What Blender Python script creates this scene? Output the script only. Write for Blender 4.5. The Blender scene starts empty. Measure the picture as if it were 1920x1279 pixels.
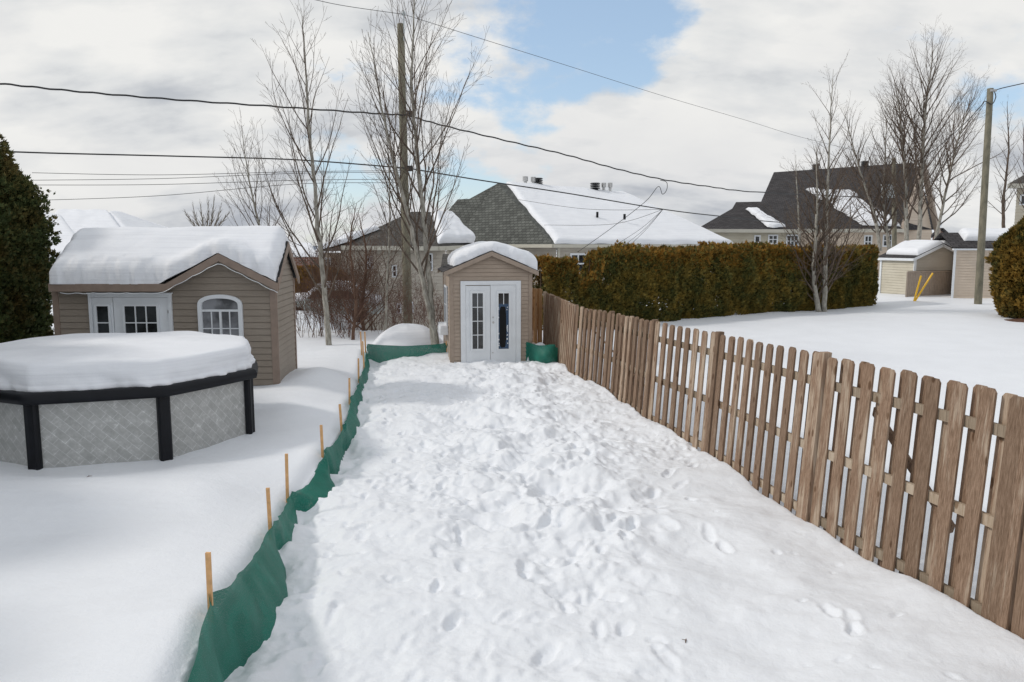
import bpy, math, random
import numpy as np
from mathutils import Vector
random.seed(5); RNG = np.random.default_rng(7)
sc = bpy.context.scene
col = sc.collection
R = math.radians
# ------------------------------------------------------------------ camera
CZ = 2.95; F = 1440.0; P = math.atan(178 / 1440.0)
cam = bpy.data.cameras.new('camera'); cam.lens = 27; cam.sensor_width = 36
cam.clip_start = .05; cam.clip_end = 5000
camo = bpy.data.objects.new('camera', cam); col.objects.link(camo)
camo.location = (0, 0, CZ); camo.rotation_euler = (math.pi / 2 - P, 0, 0); sc.camera = camo
cP, sP = math.cos(P), math.sin(P)
def ray(px, py):
    u = (px - 960) / F; v = (639.5 - py) / F
    return u, cP + v * sP, -sP + v * cP
def W(px, py, Y):
    dx, dy, dz = ray(px, py); t = Y / dy
    return Vector((dx * t, Y, CZ + dz * t))
def G(px, py, z=0.0):
    dx, dy, dz = ray(px, py); t = (z - CZ) / dz
    return Vector((dx * t, dy * t, z))
# ------------------------------------------------------------------ noise
_T = [np.random.default_rng(100 + i).random((256, 256)) for i in range(12)]
def vn(x, y, s=0):
    T = _T[s % 12]; xi = np.floor(x).astype(int); yi = np.floor(y).astype(int)
    fx = x - xi; fy = y - yi; fx = fx * fx * fx * (fx * (fx * 6 - 15) + 10); fy = fy * fy * fy * (fy * (fy * 6 - 15) + 10)
    a = T[xi & 255, yi & 255]; b = T[(xi + 1) & 255, yi & 255]; c = T[xi & 255, (yi + 1) & 255]; d = T[(xi + 1) & 255, (yi + 1) & 255]
    return (a * (1 - fx) + b * fx) * (1 - fy) + (c * (1 - fx) + d * fx) * fy - .5
def fbm(x, y, o=4, s=0):
    r = 0; a = 1.
    for i in range(o):
        ca, sa = math.cos(i * 1.1 + s), math.sin(i * 1.1 + s)
        r = r + a * vn((x * ca - y * sa) * 2 ** i + 17.3 * i + 31 * s, (x * sa + y * ca) * 2 ** i + 9.1 * i + 13 * s, s + i); a *= .5
    return r
def ss(a, b, x):
    t = np.clip((x - a) / (b - a), 0, 1); return t * t * (3 - 2 * t)
# ------------------------------------------------------------------ materials
MATS = {}
def newmat(name, c=(.5, .5, .5), rough=.7, metal=0., spec=.5):
    m = bpy.data.materials.new(name); m.use_nodes = True
    b = m.node_tree.nodes['Principled BSDF']
    b.inputs['Base Color'].default_value = (*c, 1); b.inputs['Roughness'].default_value = rough
    b.inputs['Metallic'].default_value = metal; b.inputs['Specular IOR Level'].default_value = spec
    MATS[name] = m; return m, m.node_tree, b
def N(nt, t, **k):
    n = nt.nodes.new(t)
    for a, v in k.items():
        if a in n.inputs.keys(): n.inputs[a].default_value = v
        else: setattr(n, a, v)
    return n
def ramp(nt, fac, stops):
    r = N(nt, 'ShaderNodeValToRGB'); cr = r.color_ramp
    while len(cr.elements) < len(stops): cr.elements.new(.5)
    for e, (p, c) in zip(cr.elements, stops): e.position = p; e.color = (*c, 1)
    nt.links.new(fac, r.inputs[0]); return r.outputs[0]
def coords(nt, kind='Object', scale=(1, 1, 1), rot=(0, 0, 0)):
    t = N(nt, 'ShaderNodeTexCoord'); mp = N(nt, 'ShaderNodeMapping'); mp.inputs['Scale'].default_value = scale; mp.inputs['Rotation'].default_value = rot
    nt.links.new(t.outputs[kind], mp.inputs[0]); return mp.outputs[0]
def noise(nt, vec, scale, detail=4, rough=.55):
    n = N(nt, 'ShaderNodeTexNoise'); n.inputs['Scale'].default_value = scale; n.inputs['Detail'].default_value = detail; n.inputs['Roughness'].default_value = rough
    nt.links.new(vec, n.inputs['Vector']); return n.outputs[0]
def bump(nt, b, h, strength, dist):
    n = N(nt, 'ShaderNodeBump'); n.inputs['Strength'].default_value = strength; n.inputs['Distance'].default_value = dist
    nt.links.new(h, n.inputs['Height']); nt.links.new(n.outputs[0], b.inputs['Normal']); return n
def mixc(nt, fac, a, b, mode='MIX'):
    n = N(nt, 'ShaderNodeMix', data_type='RGBA', blend_type=mode)
    for s, v in ((n.inputs[0], fac), (n.inputs[6], a), (n.inputs[7], b)):
        if isinstance(v, (int, float)): s.default_value = v
        elif isinstance(v, tuple): s.default_value = (*v, 1)
        else: nt.links.new(v, s)
    return n.outputs[2]
def math_(nt, op, a, b=None, c=None, clamp=False):
    n = N(nt, 'ShaderNodeMath', operation=op, use_clamp=clamp)
    for i, v in enumerate((a, b, c)):
        if v is None: continue
        if isinstance(v, (int, float)): n.inputs[i].default_value = v
        else: nt.links.new(v, n.inputs[i])
    return n.outputs[0]

def snow_mat(name, tint, fine, grit):
    m, nt, b = newmat(name, tint, .55, 0, .3)
    v = coords(nt)
    n1 = noise(nt, v, 1.1, 5); c = ramp(nt, n1, [(.35, tuple(k * grit for k in tint)), (.62, tint)])
    nt.links.new(c, b.inputs['Base Color'])
    n2 = noise(nt, v, 38, 6, .7); n3 = noise(nt, v, 9, 5, .6)
    h = math_(nt, 'ADD', math_(nt, 'MULTIPLY', n2, .35), n3)
    if name == 'roof_snow':
        vs = coords(nt, 'Object', (.5, .5, 16)); st = noise(nt, vs, 1.6, 4, .6); h = math_(nt, 'ADD', h, math_(nt, 'MULTIPLY', st, 1.3))
        nt.links.new(mixc(nt, 1., c, ramp(nt, st, [(.35, (.93, .93, .935)), (.55, (1, 1, 1))]), 'MULTIPLY'), b.inputs['Base Color'])
    bump(nt, b, h, fine, .02)
    return m
snow_mat('snow', (.825, .85, .89), .55, .965)
snow_mat('roof_snow', (.84, .86, .9), .3, .97)
def flat(name, c, rough=.6, var=.12, sc_=6, metal=0, bstr=.15, spec=.5):
    m, nt, b = newmat(name, c, rough, metal, spec); v = coords(nt)
    n = noise(nt, v, sc_, 6, .65)
    nt.links.new(ramp(nt, n, [(.3, tuple(x * (1 - var) for x in c)), (.7, tuple(min(1, x * (1 + var)) for x in c))]), b.inputs['Base Color'])
    if bstr: bump(nt, b, noise(nt, v, sc_ * 12, 3), bstr, .004)
    return m
def siding_mat(name, c, var=.1):
    m, nt, b = newmat(name, c, .55, 0, .35)
    v = coords(nt, 'UV', (1.5, 12, 1)); n = noise(nt, v, 3, 6, .7); v2 = coords(nt, 'UV'); n2 = noise(nt, v2, 1.3, 4)
    c1 = ramp(nt, n, [(.3, tuple(x * (1 - var) for x in c)), (.7, tuple(x * (1 + var) for x in c))])
    c2 = mixc(nt, 1., c1, ramp(nt, n2, [(.3, (.86, .85, .83)), (.7, (1, 1, 1))]), 'MULTIPLY')
    nt.links.new(c2, b.inputs['Base Color']); bump(nt, b, noise(nt, coords(nt, 'UV', (3, 60, 1)), 4, 5), .25, .004)
siding_mat('taupe_siding', (.31, .265, .22)); siding_mat('tan_siding', (.42, .34, .275)); siding_mat('cream_siding', (.6, .55, .45), .06)
siding_mat('pink_siding', (.66, .56, .46), .06); siding_mat('yellow_siding', (.6, .56, .46), .06); siding_mat('grey_siding', (.52, .48, .42), .08)
flat('taupe_trim', (.27, .205, .165), .5); flat('tan_trim', (.33, .26, .205), .5)
flat('white_paint', (.74, .77, .8), .45, .05, 3, 0, .05); flat('black_plastic', (.006, .007, .01), .5, .3, 6, 0, .1, .25); flat('dark_felt', (.02, .02, .022), .9)
flat('metal', (.5, .5, .5), .35, .2, 9, .9); flat('transformer_grey', (.42, .46, .47), .45, .06); flat('gutter_cream', (.52, .5, .43), .5, .06)
flat('stake_wood', (.66, .38, .17), .65, .2, 14); flat('yellow_plastic', (.85, .5, .02), .4, .06); flat('cable', (.015, .016, .018), .5, .2)
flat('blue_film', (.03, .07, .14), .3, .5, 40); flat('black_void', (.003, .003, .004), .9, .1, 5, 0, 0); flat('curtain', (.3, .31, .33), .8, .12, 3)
flat('mulch', (.1, .045, .025), .95, .5, 30); flat('car_paint', (.42, .48, .46), .3, .1); flat('brown_panel', (.34, .28, .23), .7); flat('concrete', (.35, .34, .32), .9)
def glassy(name, c, rough=.06):
    m, nt, b = newmat(name, c, rough, 0, .6); v = coords(nt); n = noise(nt, v, 2.5, 4)
    nt.links.new(ramp(nt, n, [(.4, tuple(x * .3 for x in c)), (.62, c)]), b.inputs['Base Color'])
glassy('glass', (.05, .055, .06)); glassy('grey_glass', (.26, .27, .29), .15)
def shingle(name, c):
    m, nt, b = newmat(name, c, .9, 0, .25)
    v = coords(nt, 'UV'); br = N(nt, 'ShaderNodeTexBrick'); nt.links.new(v, br.inputs['Vector'])
    br.inputs['Scale'].default_value = 1; br.inputs['Brick Width'].default_value = .33; br.inputs['Row Height'].default_value = .2
    br.inputs['Mortar Size'].default_value = .022; br.inputs['Mortar Smooth'].default_value = .3; br.inputs['Bias'].default_value = 0
    br.inputs['Color1'].default_value = (*[x * .75 for x in c], 1); br.inputs['Color2'].default_value = (*[x * 1.3 for x in c], 1); br.inputs['Mortar'].default_value = (*[x * .35 for x in c], 1)
    n = noise(nt, v, 1.2, 5); cc = mixc(nt, 1., br.outputs[0], ramp(nt, n, [(.3, (.75, .75, .75)), (.7, (1.1, 1.1, 1.1))]), 'MULTIPLY')
    nt.links.new(cc, b.inputs['Base Color']); bump(nt, b, br.outputs[1], -.5, .02)
shingle('grey_shingle', (.115, .12, .11)); shingle('dark_shingle', (.062, .058, .06)); shingle('brown_shingle', (.088, .082, .075))
def brick_m(name, c):
    m, nt, b = newmat(name, c, .9, 0, .2); v = coords(nt, 'UV'); br = N(nt, 'ShaderNodeTexBrick'); nt.links.new(v, br.inputs['Vector'])
    br.inputs['Scale'].default_value = 1; br.inputs['Brick Width'].default_value = .3; br.inputs['Row Height'].default_value = .12; br.inputs['Mortar Size'].default_value = .012
    br.inputs['Color1'].default_value = (*[x * .8 for x in c], 1); br.inputs['Color2'].default_value = (*[x * 1.2 for x in c], 1); br.inputs['Mortar'].default_value = (.4, .37, .33, 1)
    nt.links.new(br.outputs[0], b.inputs['Base Color'])
brick_m('brick', (.22, .1, .075))
# weathered wood
def wood(name, c1, c2, c3):
    m, nt, b = newmat(name, c1, .8, 0, .25)
    info = N(nt, 'ShaderNodeObjectInfo'); off = N(nt, 'ShaderNodeVectorMath', operation='SCALE'); off.inputs['Scale'].default_value = 37
    comb = N(nt, 'ShaderNodeCombineXYZ'); [nt.links.new(info.outputs['Random'], comb.inputs[i]) for i in range(3)]
    nt.links.new(comb.outputs[0], off.inputs[0])
    t = N(nt, 'ShaderNodeTexCoord'); ad = N(nt, 'ShaderNodeVectorMath', operation='ADD'); nt.links.new(t.outputs['Object'], ad.inputs[0]); nt.links.new(off.outputs[0], ad.inputs[1])
    mp = N(nt, 'ShaderNodeMapping'); mp.inputs['Scale'].default_value = (60, 60, 1.7); nt.links.new(ad.outputs[0], mp.inputs[0])
    g = noise(nt, mp.outputs[0], 2.2, 8, .7); mp2 = N(nt, 'ShaderNodeMapping'); mp2.inputs['Scale'].default_value = (9, 9, 1.3); nt.links.new(ad.outputs[0], mp2.inputs[0])
    w = noise(nt, mp2.outputs[0], 1.0, 5, .6)
    grain = ramp(nt, g, [(.3, tuple(x * .5 for x in c1)), (.45, c1), (.62, c2)])
    g2 = noise(nt, mp.outputs[0], .9, 5, .7); thr = math_(nt, 'ADD', math_(nt, 'ADD', math_(nt, 'MULTIPLY', w, .6), math_(nt, 'MULTIPLY', g2, .4)), math_(nt, 'MULTIPLY', math_(nt, 'POWER', info.outputs['Random'], 2.0), .16))
    patch = ramp(nt, thr, [(.57, (0, 0, 0)), (.68, (1, 1, 1))])
    c = mixc(nt, patch, grain, mixc(nt, .6, grain, c3))
    vo = N(nt, 'ShaderNodeTexVoronoi'); mp3 = N(nt, 'ShaderNodeMapping'); mp3.inputs['Scale'].default_value = (7, 7, 3.2); nt.links.new(ad.outputs[0], mp3.inputs[0]); nt.links.new(mp3.outputs[0], vo.inputs['Vector']); vo.inputs['Scale'].default_value = 1
    kn = ramp(nt, vo.outputs['Distance'], [(.0, (.45, .38, .32)), (.13, (.5, .42, .35)), (.18, (1, 1, 1))])
    c = mixc(nt, 1., c, kn, 'MULTIPLY')
    tone = ramp(nt, info.outputs['Random'], [(0, (.78, .76, .74)), (.5, (1, .97, .95)), (1, (1.18, 1.12, 1.08))])
    nt.links.new(mixc(nt, 1., c, tone, 'MULTIPLY'), b.inputs['Base Color']); bump(nt, b, g, .5, .006)
wood('picket_wood', (.2, .132, .088), (.32, .228, .165), (.52, .45, .36))
wood('rail_wood', (.3, .24, .175), (.42, .35, .27), (.5, .45, .37))
wood('sunlit_wood', (.42, .24, .11), (.52, .32, .16), (.5, .35, .2))  # brighter, oranger wood giving the back fence run its lit look
def bark(name, c1, c2, s=14):
    m, nt, b = newmat(name, c1, .9, 0, .2); v = coords(nt, 'Object', (1, 1, .35)); n = noise(nt, v, s, 6, .7)
    nt.links.new(ramp(nt, n, [(.35, c1), (.6, c2)]), b.inputs['Base Color']); bump(nt, b, n, .5, .01)
bark('aspen_bark', (.17, .155, .13), (.42, .4, .35)); bark('twig_bark', (.06, .045, .036), (.15, .115, .09)); bark('shrub_bark', (.085, .05, .035), (.17, .105, .075))
bark('red_twig', (.1, .055, .04), (.19, .11, .085)); bark('pole_wood', (.13, .125, .095), (.24, .22, .165), 5); bark('thuja_bark', (.06, .04, .03), (.12, .085, .06))
bark('hill', (.1, .12, .15), (.16, .19, .24), .01)
def foliage_mat(name, g1, g2, br, amt):
    m, nt, b = newmat(name, g1, .75, 0, .2); g = N(nt, 'ShaderNodeNewGeometry'); v = coords(nt)
    n = noise(nt, v, 1.6, 5, .6); rnd = g.outputs['Random Per Island']
    base = ramp(nt, rnd, [(0, g1), (1, g2)])
    f = math_(nt, 'ADD', math_(nt, 'MULTIPLY', math_(nt, 'SUBTRACT', n, .5), 2.6), math_(nt, 'ADD', math_(nt, 'MULTIPLY', rnd, .5), amt - .25), clamp=True)
    nt.links.new(mixc(nt, f, base, br), b.inputs['Base Color'])
foliage_mat('thuja_green', (.04, .06, .022), (.09, .115, .038), (.16, .1, .03), .16)
foliage_mat('hedge_green', (.05, .062, .02), (.12, .125, .035), (.27, .18, .035), .38)
foliage_mat('gold_green', (.045, .05, .014), (.1, .095, .024), (.27, .15, .025), .45)
foliage_mat('bronze_green', (.08, .06, .015), (.15, .1, .022), (.32, .16, .025), .6)
# shade net
m, nt, b = newmat('green_net', (.012, .17, .115), .55, 0, .3)
v = coords(nt, 'UV'); n = noise(nt, v, 3, 4)
nt.links.new(ramp(nt, n, [(.3, (.006, .12, .085)), (.7, (.01, .18, .13))]), b.inputs['Base Color'])
wv = N(nt, 'ShaderNodeTexNoise'); wv.inputs['Scale'].default_value = 160; nt.links.new(v, wv.inputs['Vector'])
nt.links.new(ramp(nt, wv.outputs[0], [(.36, (.55, .55, .55)), (.46, (1, 1, 1))]), b.inputs['Alpha'])
# pool wall: diagonal tile print
m, nt, b = newmat('pool_wall', (.42, .43, .43), .35, 0, .4)
v = coords(nt, 'UV', (1, 1, 1), (0, 0, R(45))); br = N(nt, 'ShaderNodeTexBrick'); nt.links.new(v, br.inputs['Vector'])
br.inputs['Scale'].default_value = 1; br.inputs['Brick Width'].default_value = .19; br.inputs['Row Height'].default_value = .095; br.inputs['Mortar Size'].default_value = .0022
br.inputs['Color1'].default_value = (.41, .415, .405, 1); br.inputs['Color2'].default_value = (.47, .475, .465, 1); br.inputs['Mortar'].default_value = (.66, .67, .67, 1)
n = noise(nt, coords(nt, 'UV'), 9, 8, .8)
nt.links.new(mixc(nt, 1., br.outputs[0], ramp(nt, n, [(.3, (.75, .75, .74)), (.55, (1, 1, 1)), (.68, (1.45, 1.45, 1.45))]), 'MULTIPLY'), b.inputs['Base Color'])
# ------------------------------------------------------------------ mesh builder
class MB:
    def __init__(s): s.v = []; s.f = []; s.smooth = False
    def face(s, pts):
        n = len(s.v); s.v += [tuple(p) for p in pts]; s.f.append(tuple(range(n, n + len(pts))))
    def hexa(s, a):   # 8 points: bottom 4, top 4
        n = len(s.v); s.v += [tuple(p) for p in a]
        s.f += [(n, n + 3, n + 2, n + 1), (n + 4, n + 5, n + 6, n + 7), (n, n + 1, n + 5, n + 4), (n + 1, n + 2, n + 6, n + 5), (n + 2, n + 3, n + 7, n + 6), (n + 3, n, n + 4, n + 7)]
    def box(s, x0, x1, y0, y1, z0, z1):
        s.hexa([(x0, y0, z0), (x1, y0, z0), (x1, y1, z0), (x0, y1, z0), (x0, y0, z1), (x1, y0, z1), (x1, y1, z1), (x0, y1, z1)])
    def beam(s, a, b, w, h, up=(0, 0, 1)):
        a = Vector(a); b = Vector(b); d = (b - a).normalized(); sd = d.cross(Vector(up)).normalized() * w / 2; u = sd.cross(d).normalized() * h / 2
        s.hexa([a - sd - u, a + sd - u, b + sd - u, b - sd - u, a - sd + u, a + sd + u, b + sd + u, b - sd + u])
    def slab(s, pts, th):   # polygon extruded down by th
        pts = [Vector(p) for p in pts]; n = len(s.v); k = len(pts)
        s.v += [tuple(p) for p in pts] + [(p.x, p.y, p.z - th) for p in pts]
        s.f.append(tuple(range(n, n + k))); s.f.append(tuple(range(n + 2 * k - 1, n + k - 1, -1)))
        for i in range(k): j = (i + 1) % k; s.f.append((n + i, n + k + i, n + k + j, n + j))
    def tube(s, pts, rads, k=6, cap=True):
        n0 = len(s.v); prev = None
        for i, p in enumerate(pts):
            p = Vector(p); q = Vector(pts[min(i + 1, len(pts) - 1)]); o = Vector(pts[max(i - 1, 0)]); d = q - o
            if d.length < 1e-9: d = Vector((0, 0, 1))
            d.normalize()
            ref = prev if prev is not None else (Vector((1, 0, 0)) if abs(d.x) < .8 else Vector((0, 1, 0)))
            a = (ref - d * ref.dot(d)); a = a.normalized() if a.length > 1e-6 else d.orthogonal().normalized(); prev = a; c = d.cross(a)
            r = rads[i] if hasattr(rads, '__len__') else rads
            for j in range(k):
                t = 2 * math.pi * j / k; s.v.append(tuple(p + (a * math.cos(t) + c * math.sin(t)) * r))
        for i in range(len(pts) - 1):
            for j in range(k):
                A = n0 + i * k + j; B = n0 + i * k + (j + 1) % k; s.f.append((A, B, B + k, A + k))
        if cap:
            s.f.append(tuple(range(n0 + k - 1, n0 - 1, -1))); e = n0 + (len(pts) - 1) * k; s.f.append(tuple(range(e, e + k)))
    def grid(s, Parr):     # (nu,nv,3)
        nu, nv = Parr.shape[:2]; n = len(s.v); s.v += [tuple(p) for p in Parr.reshape(-1, 3)]
        for i in range(nu - 1):
            for j in range(nv - 1): a = n + i * nv + j; s.f.append((a, a + nv, a + nv + 1, a + 1))
    def build(s, name, mat, parent=None, origin=None, smooth=None):
        o0 = Vector(root_origin(parent)) if parent else Vector(origin or (0, 0, 0))
        me = bpy.data.meshes.new(name); V = np.array(s.v, dtype=np.float64) - np.array(o0)
        me.from_pydata(V.tolist(), [], s.f)
        me.materials.append(MATS[mat]); auto_uv(me)
        if smooth if smooth is not None else s.smooth:
            me.polygons.foreach_set('use_smooth', [True] * len(me.polygons))
        o = bpy.data.objects.new(name, me); col.objects.link(o)
        if parent: o.parent = parent
        else: o.location = o0; ORI[o.name] = o0
        return o
ORI = {}
def root_origin(p):
    while p.parent: p = p.parent
    return ORI[p.name]
def auto_uv(me):
    nf = len(me.polygons)
    if nf == 0 or nf > 250000: return
    uv = me.uv_layers.new(name='UVMap'); nl = len(me.loops)
    nor = np.zeros(nf * 3); me.polygons.foreach_get('normal', nor); nor = nor.reshape(-1, 3)
    tot = np.zeros(nf, int); me.polygons.foreach_get('loop_total', tot); li = np.zeros(nl, int); me.loops.foreach_get('vertex_index', li)
    co = np.zeros(len(me.vertices) * 3); me.vertices.foreach_get('co', co); co = co.reshape(-1, 3)[li]
    nl_ = np.repeat(nor, tot, axis=0); u = np.stack([-nl_[:, 1], nl_[:, 0], np.zeros(nl)], 1); L = np.linalg.norm(u, axis=1)
    flatm = L < .05; u[flatm] = (1, 0, 0); L[flatm] = 1; u /= L[:, None]; vv = np.cross(nl_, u)
    uv.data.foreach_set('uv', np.stack([(co * u).sum(1), (co * vv).sum(1)], 1).ravel())
def tag(o, label=None, cat=None, group=None, kind=None):
    if label: o['label'] = label
    if cat: o['category'] = cat
    if group: o['group'] = group
    if kind: o['kind'] = kind
    return o
def empty(name, loc, label=None, cat=None, group=None):
    o = bpy.data.objects.new(name, None); col.objects.link(o); o.location = loc; o.empty_display_size = .3; ORI[o.name] = Vector(loc)
    return tag(o, label, cat, group)
def npmesh(name, V, faces4, mat, parent=None, origin=(0, 0, 0), smooth=False, tri=False):
    o0 = np.array(root_origin(parent)) if parent else np.array(origin, float)
    V = np.asarray(V, float) - o0; me = bpy.data.meshes.new(name); k = faces4.shape[1]; nf = len(faces4)
    me.vertices.add(len(V)); me.vertices.foreach_set('co', V.ravel()); me.loops.add(nf * k); me.loops.foreach_set('vertex_index', faces4.ravel().astype(np.int32))
    me.polygons.add(nf); me.polygons.foreach_set('loop_start', np.arange(0, nf * k, k, dtype=np.int32)); me.polygons.foreach_set('loop_total', np.full(nf, k, dtype=np.int32))
    if smooth: me.polygons.foreach_set('use_smooth', [True] * nf)
    me.update(calc_edges=True); me.validate(); me.materials.append(MATS[mat])
    o = bpy.data.objects.new(name, me); col.objects.link(o)
    if parent: o.parent = parent
    else: o.location = Vector(o0); ORI[o.name] = Vector(o0)
    return o
# ------------------------------------------------------------------ ground
NETPX = [(408, 1290), (515, 1045), (552, 955), (612, 900), (640, 845), (662, 778), (676, 735), (688, 682)]
NET = [G(x, y, 0) for x, y in NETPX]
STK = [((390, 1036), (395, 1112)), ((502, 915), (508, 978)), ((537, 851), (540, 922)), ((602, 797), (606, 838)), ((637, 758), (642, 793)), ((655, 709), (656, 742)), ((672, 672), (673, 706)), ((684, 622), (686, 648))]
NTOP = np.array([.45] + [W(q_[0], q_[1], b_.y).z for (p_, q_), b_ in zip(STK, NET)] + [.3])
netY = np.array([-2.0] + [p.y for p in NET] + [21]); netX = np.array([NET[0].x + 1.0] + [p.x for p in NET] + [NET[-1].x - .1])
FPX = [(1885, 1200), (1515, 985), (1330, 858), (1214, 792), (1137, 741), (1072, 708)]
FP = [G(x, y, 0.03) for x, y in FPX]
FP = [FP[0] + (FP[0] - FP[1]) * .98] + FP + [W(1018, 668, 20.9)]
for p in FP: p.z = 0
fenY = np.array([-5.] + [p.y for p in FP]); fenX = np.array([FP[0].x + .9] + [p.x for p in FP])
BACKY = NET[-1].y
foot = []
def trail(pts, w=.1, step=.36):
    for (a, b) in zip(pts[:-1], pts[1:]):
        A = G(*a); B = G(*b); d = B - A; L = d.length; n = max(1, int(L / step)); ang = math.atan2(d.y, d.x)
        for i in range(n):
            t = (i + .5) / n; s = w if i % 2 else -w
            foot.append((A.x + d.x * t - math.sin(ang) * s + random.uniform(-.05, .05), A.y + d.y * t + math.cos(ang) * s + random.uniform(-.05, .05), ang + random.uniform(-.3, .3), random.uniform(.014, .038), random.uniform(.1, .17), random.uniform(.05, .07)))
trail([(1110, 695), (1180, 745), (1240, 790), (1290, 860), (1255, 925), (1180, 985), (1130, 1060), (1075, 1120), (1110, 1210), (1060, 1300)])
trail([(1255, 925), (1190, 960), (1150, 1010), (1100, 1050), (1020, 1140), (950, 1200), (900, 1290)], .13)
trail([(720, 700), (740, 800), (720, 930), (640, 1030), (600, 1180), (560, 1290)], .12)
trail([(900, 720), (860, 800), (840, 930), (850, 1090), (800, 1200), (720, 1300)], .12)
trail([(1000, 740), (1100, 850), (1040, 960), (1000, 1100), (1190, 1150), (1230, 1290)], .12)
trail([(1330, 1000), (1360, 1040)], .03, .2); trail([(1560, 1150), (1600, 1190), (1610, 1215)], .05, .14)
r2 = random.Random(3)
for i in range(150):
    y = r2.uniform(3.5, 19); x = r2.uniform(np.interp(y, netY, netX) + .3, np.interp(y, fenY, fenX) - .35)
    if x > 1.1 and y < 9.5 and r2.random() < .85: continue
    foot.append((x, y, r2.uniform(0, 3.14), r2.uniform(.008, .035), r2.uniform(.08, .18), r2.uniform(.05, .11)))
for i in range(420):   # small paw and clod dents
    y = r2.uniform(3.5, 15); x = r2.uniform(np.interp(y, netY, netX) + .2, np.interp(y, fenY, fenX) - .25)
    if x > 1.1 and y < 9.5 and r2.random() < .7: continue
    foot.append((x, y, r2.uniform(0, 3.14), r2.uniform(.006, .018), r2.uniform(.03, .07), r2.uniform(.025, .05)))
POOL = (-5.56, 10.72)
def hbase(x, y):
    nx = np.interp(y, netY, netX); fx = np.interp(y, fenY, fenX)
    # left field
    L = .36 + .012 * fbm(x * 1.6, y * 4.0, 3, 9) + .10 * fbm(x * .45, y * .3, 3, 1) + .05 * np.exp(-((x - nx + .5) / .6) ** 2)
    nt_ = np.interp(y, netY, NTOP) - .09; kk = np.exp(-((x - nx) / .75) ** 2); L = L * (1 - kk) + nt_ * kk - .1 * np.exp(-((x - nx) / .12) ** 2)
    dp = np.hypot(x - POOL[0], y - POOL[1]); L = L - .06 * np.exp(-((dp - 2.0) / .45) ** 2) + .05 * np.exp(-((dp - 3.1) / .7) ** 2) * ss(14, 11, y)
    # drift beside the playhouse corner
    L = L + .22 * np.exp(-((x + 3.75) / .6) ** 2 - ((y - 14.9) / .8) ** 2)
    # path
    d2n = x - nx; d2f = fx - x
    lump = np.exp(-((x - (.25 - .05 * (y - 10))) / 1.35) ** 2) * ss(6.2, 8.3, y) * ss(19.5, 17, y)
    n1 = fbm(x * 1.1 + .4 * vn(x * 2, y * 2, 5), y * 1.2, 3, 2); n2 = np.abs(fbm(x * 1.7, y * 1.8, 3, 3)); n3 = np.abs(fbm(x * 2.6 + 3, y * 2.4, 3, 8))
    Pth = .03 + lump * (.07 + .24 * n1 + .20 * (.3 - n2) - .08 * n3)
    pm = ss(-.25, .25, fbm(x * .7, y * .6, 2, 10)); pits = ss(.02, .42, fbm(x * 3.4 + .5 * n1, y * 3.0, 3, 11)); pit2 = ss(.05, .4, fbm(x * 7.5, y * 6.5, 2, 1))
    smooth_r = ss(.7, 1.5, x - .12 * (y - 5)) * ss(11.5, 9, y)
    rough = (1 - .8 * smooth_r)
    Pth = Pth + rough * (.085 * fbm(x * 1.5, y * 1.6, 3, 4) + .026 * np.abs(fbm(x * 4.5, y * 4.5, 4, 6)) * (1.0 + 1.0 * lump)) + .10 * smooth_r * fbm(x * .9, y * .9, 3, 7) + .03 * fbm(x * 2.1, y * 3.0, 3, 9) * smooth_r
    Pth = Pth - (.35 + .65 * pm) * (1 - .85 * smooth_r) * (.5 + .3 * ss(-1.6, -.2, x)) * (.05 * pits + .026 * pit2) + .012 * np.abs(fbm(x * 15, y * 15, 2, 4)) * (1 - .6 * smooth_r)
    edge = np.exp(-((d2n - .1) / .4) ** 2); Pth = Pth + edge * (-.03 + .13 * fbm(x * 2.4, y * 2.1, 3, 5)) * ss(0, .12, d2n)
    Pth = Pth + .07 * np.exp(-(d2f / .3) ** 2) + .05 * np.exp(-((d2f - .9) / .5) ** 2) * ss(12, 8, y)
    Pth = Pth + .05 * ss(8, 17, y)
    # right yard
    Rr = -.10 + .05 * fbm(x * .5, y * .4, 3, 2) - .16 * np.exp(-((x - fx - .1) / .32) ** 2) + .035 * np.sin(y * 2 * math.pi / .27 + .6 * x) * np.exp(-((x - fx - .3) / .3) ** 2) + .42 * ss(12, 31, y) + .3 * ss(28, 38, y) * ss(14, 20, x) + .05 * fbm(x * .25, y * .2, 2, 4)
    # back: beyond nets
    Bk = .27 + .04 * fbm(x * .8, y * .8, 3, 3); drop = -2.0 * ss(23.5, 37, y) * ss(6, 0, x) * ss(-8.6, -6.2, x); Bk = Bk + drop
    wl = ss(-.015, .035, d2n)      # 0 left, 1 path
    A = L * (1 - wl) + Pth * wl
    wr = ss(-.05, .15, x - fx); A = A * (1 - wr) + Rr * wr
    wb = ss(BACKY - .02, BACKY + .5, y) * (1 - ss(1.5, 3.5, x) * 1.0)
    A = A * (1 - wb) + Bk * wb
    far = ss(70, 160, np.hypot(x, y)); return A * (1 - far) - 2.2 * far
def gz(x, y): return float(hbase(np.array([float(x)]), np.array([float(y)]))[0])
def grow(a, step, end, rate):
    out = [a]; s = step
    while abs(out[-1] - a) < abs(end - a): out.append(out[-1] + s * (1 if end > a else -1)); s *= rate
    return out[1:]
xs = np.array(sorted(grow(-9, .12, -900, 1.14) + list(np.arange(-9, -4, .07)) + list(np.arange(-4, 4.6, .019)) + grow(4.6, .05, 900, 1.07)))
ys = np.array(sorted(grow(3.4, .06, -300, 1.2) + list(np.arange(3.4, 12, .019)) + list(np.arange(12.0, 21, .034)) + grow(21, .06, 1500, 1.06)))
X, Y = np.meshgrid(xs, ys, indexing='ij'); Z = hbase(X, Y)
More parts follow.
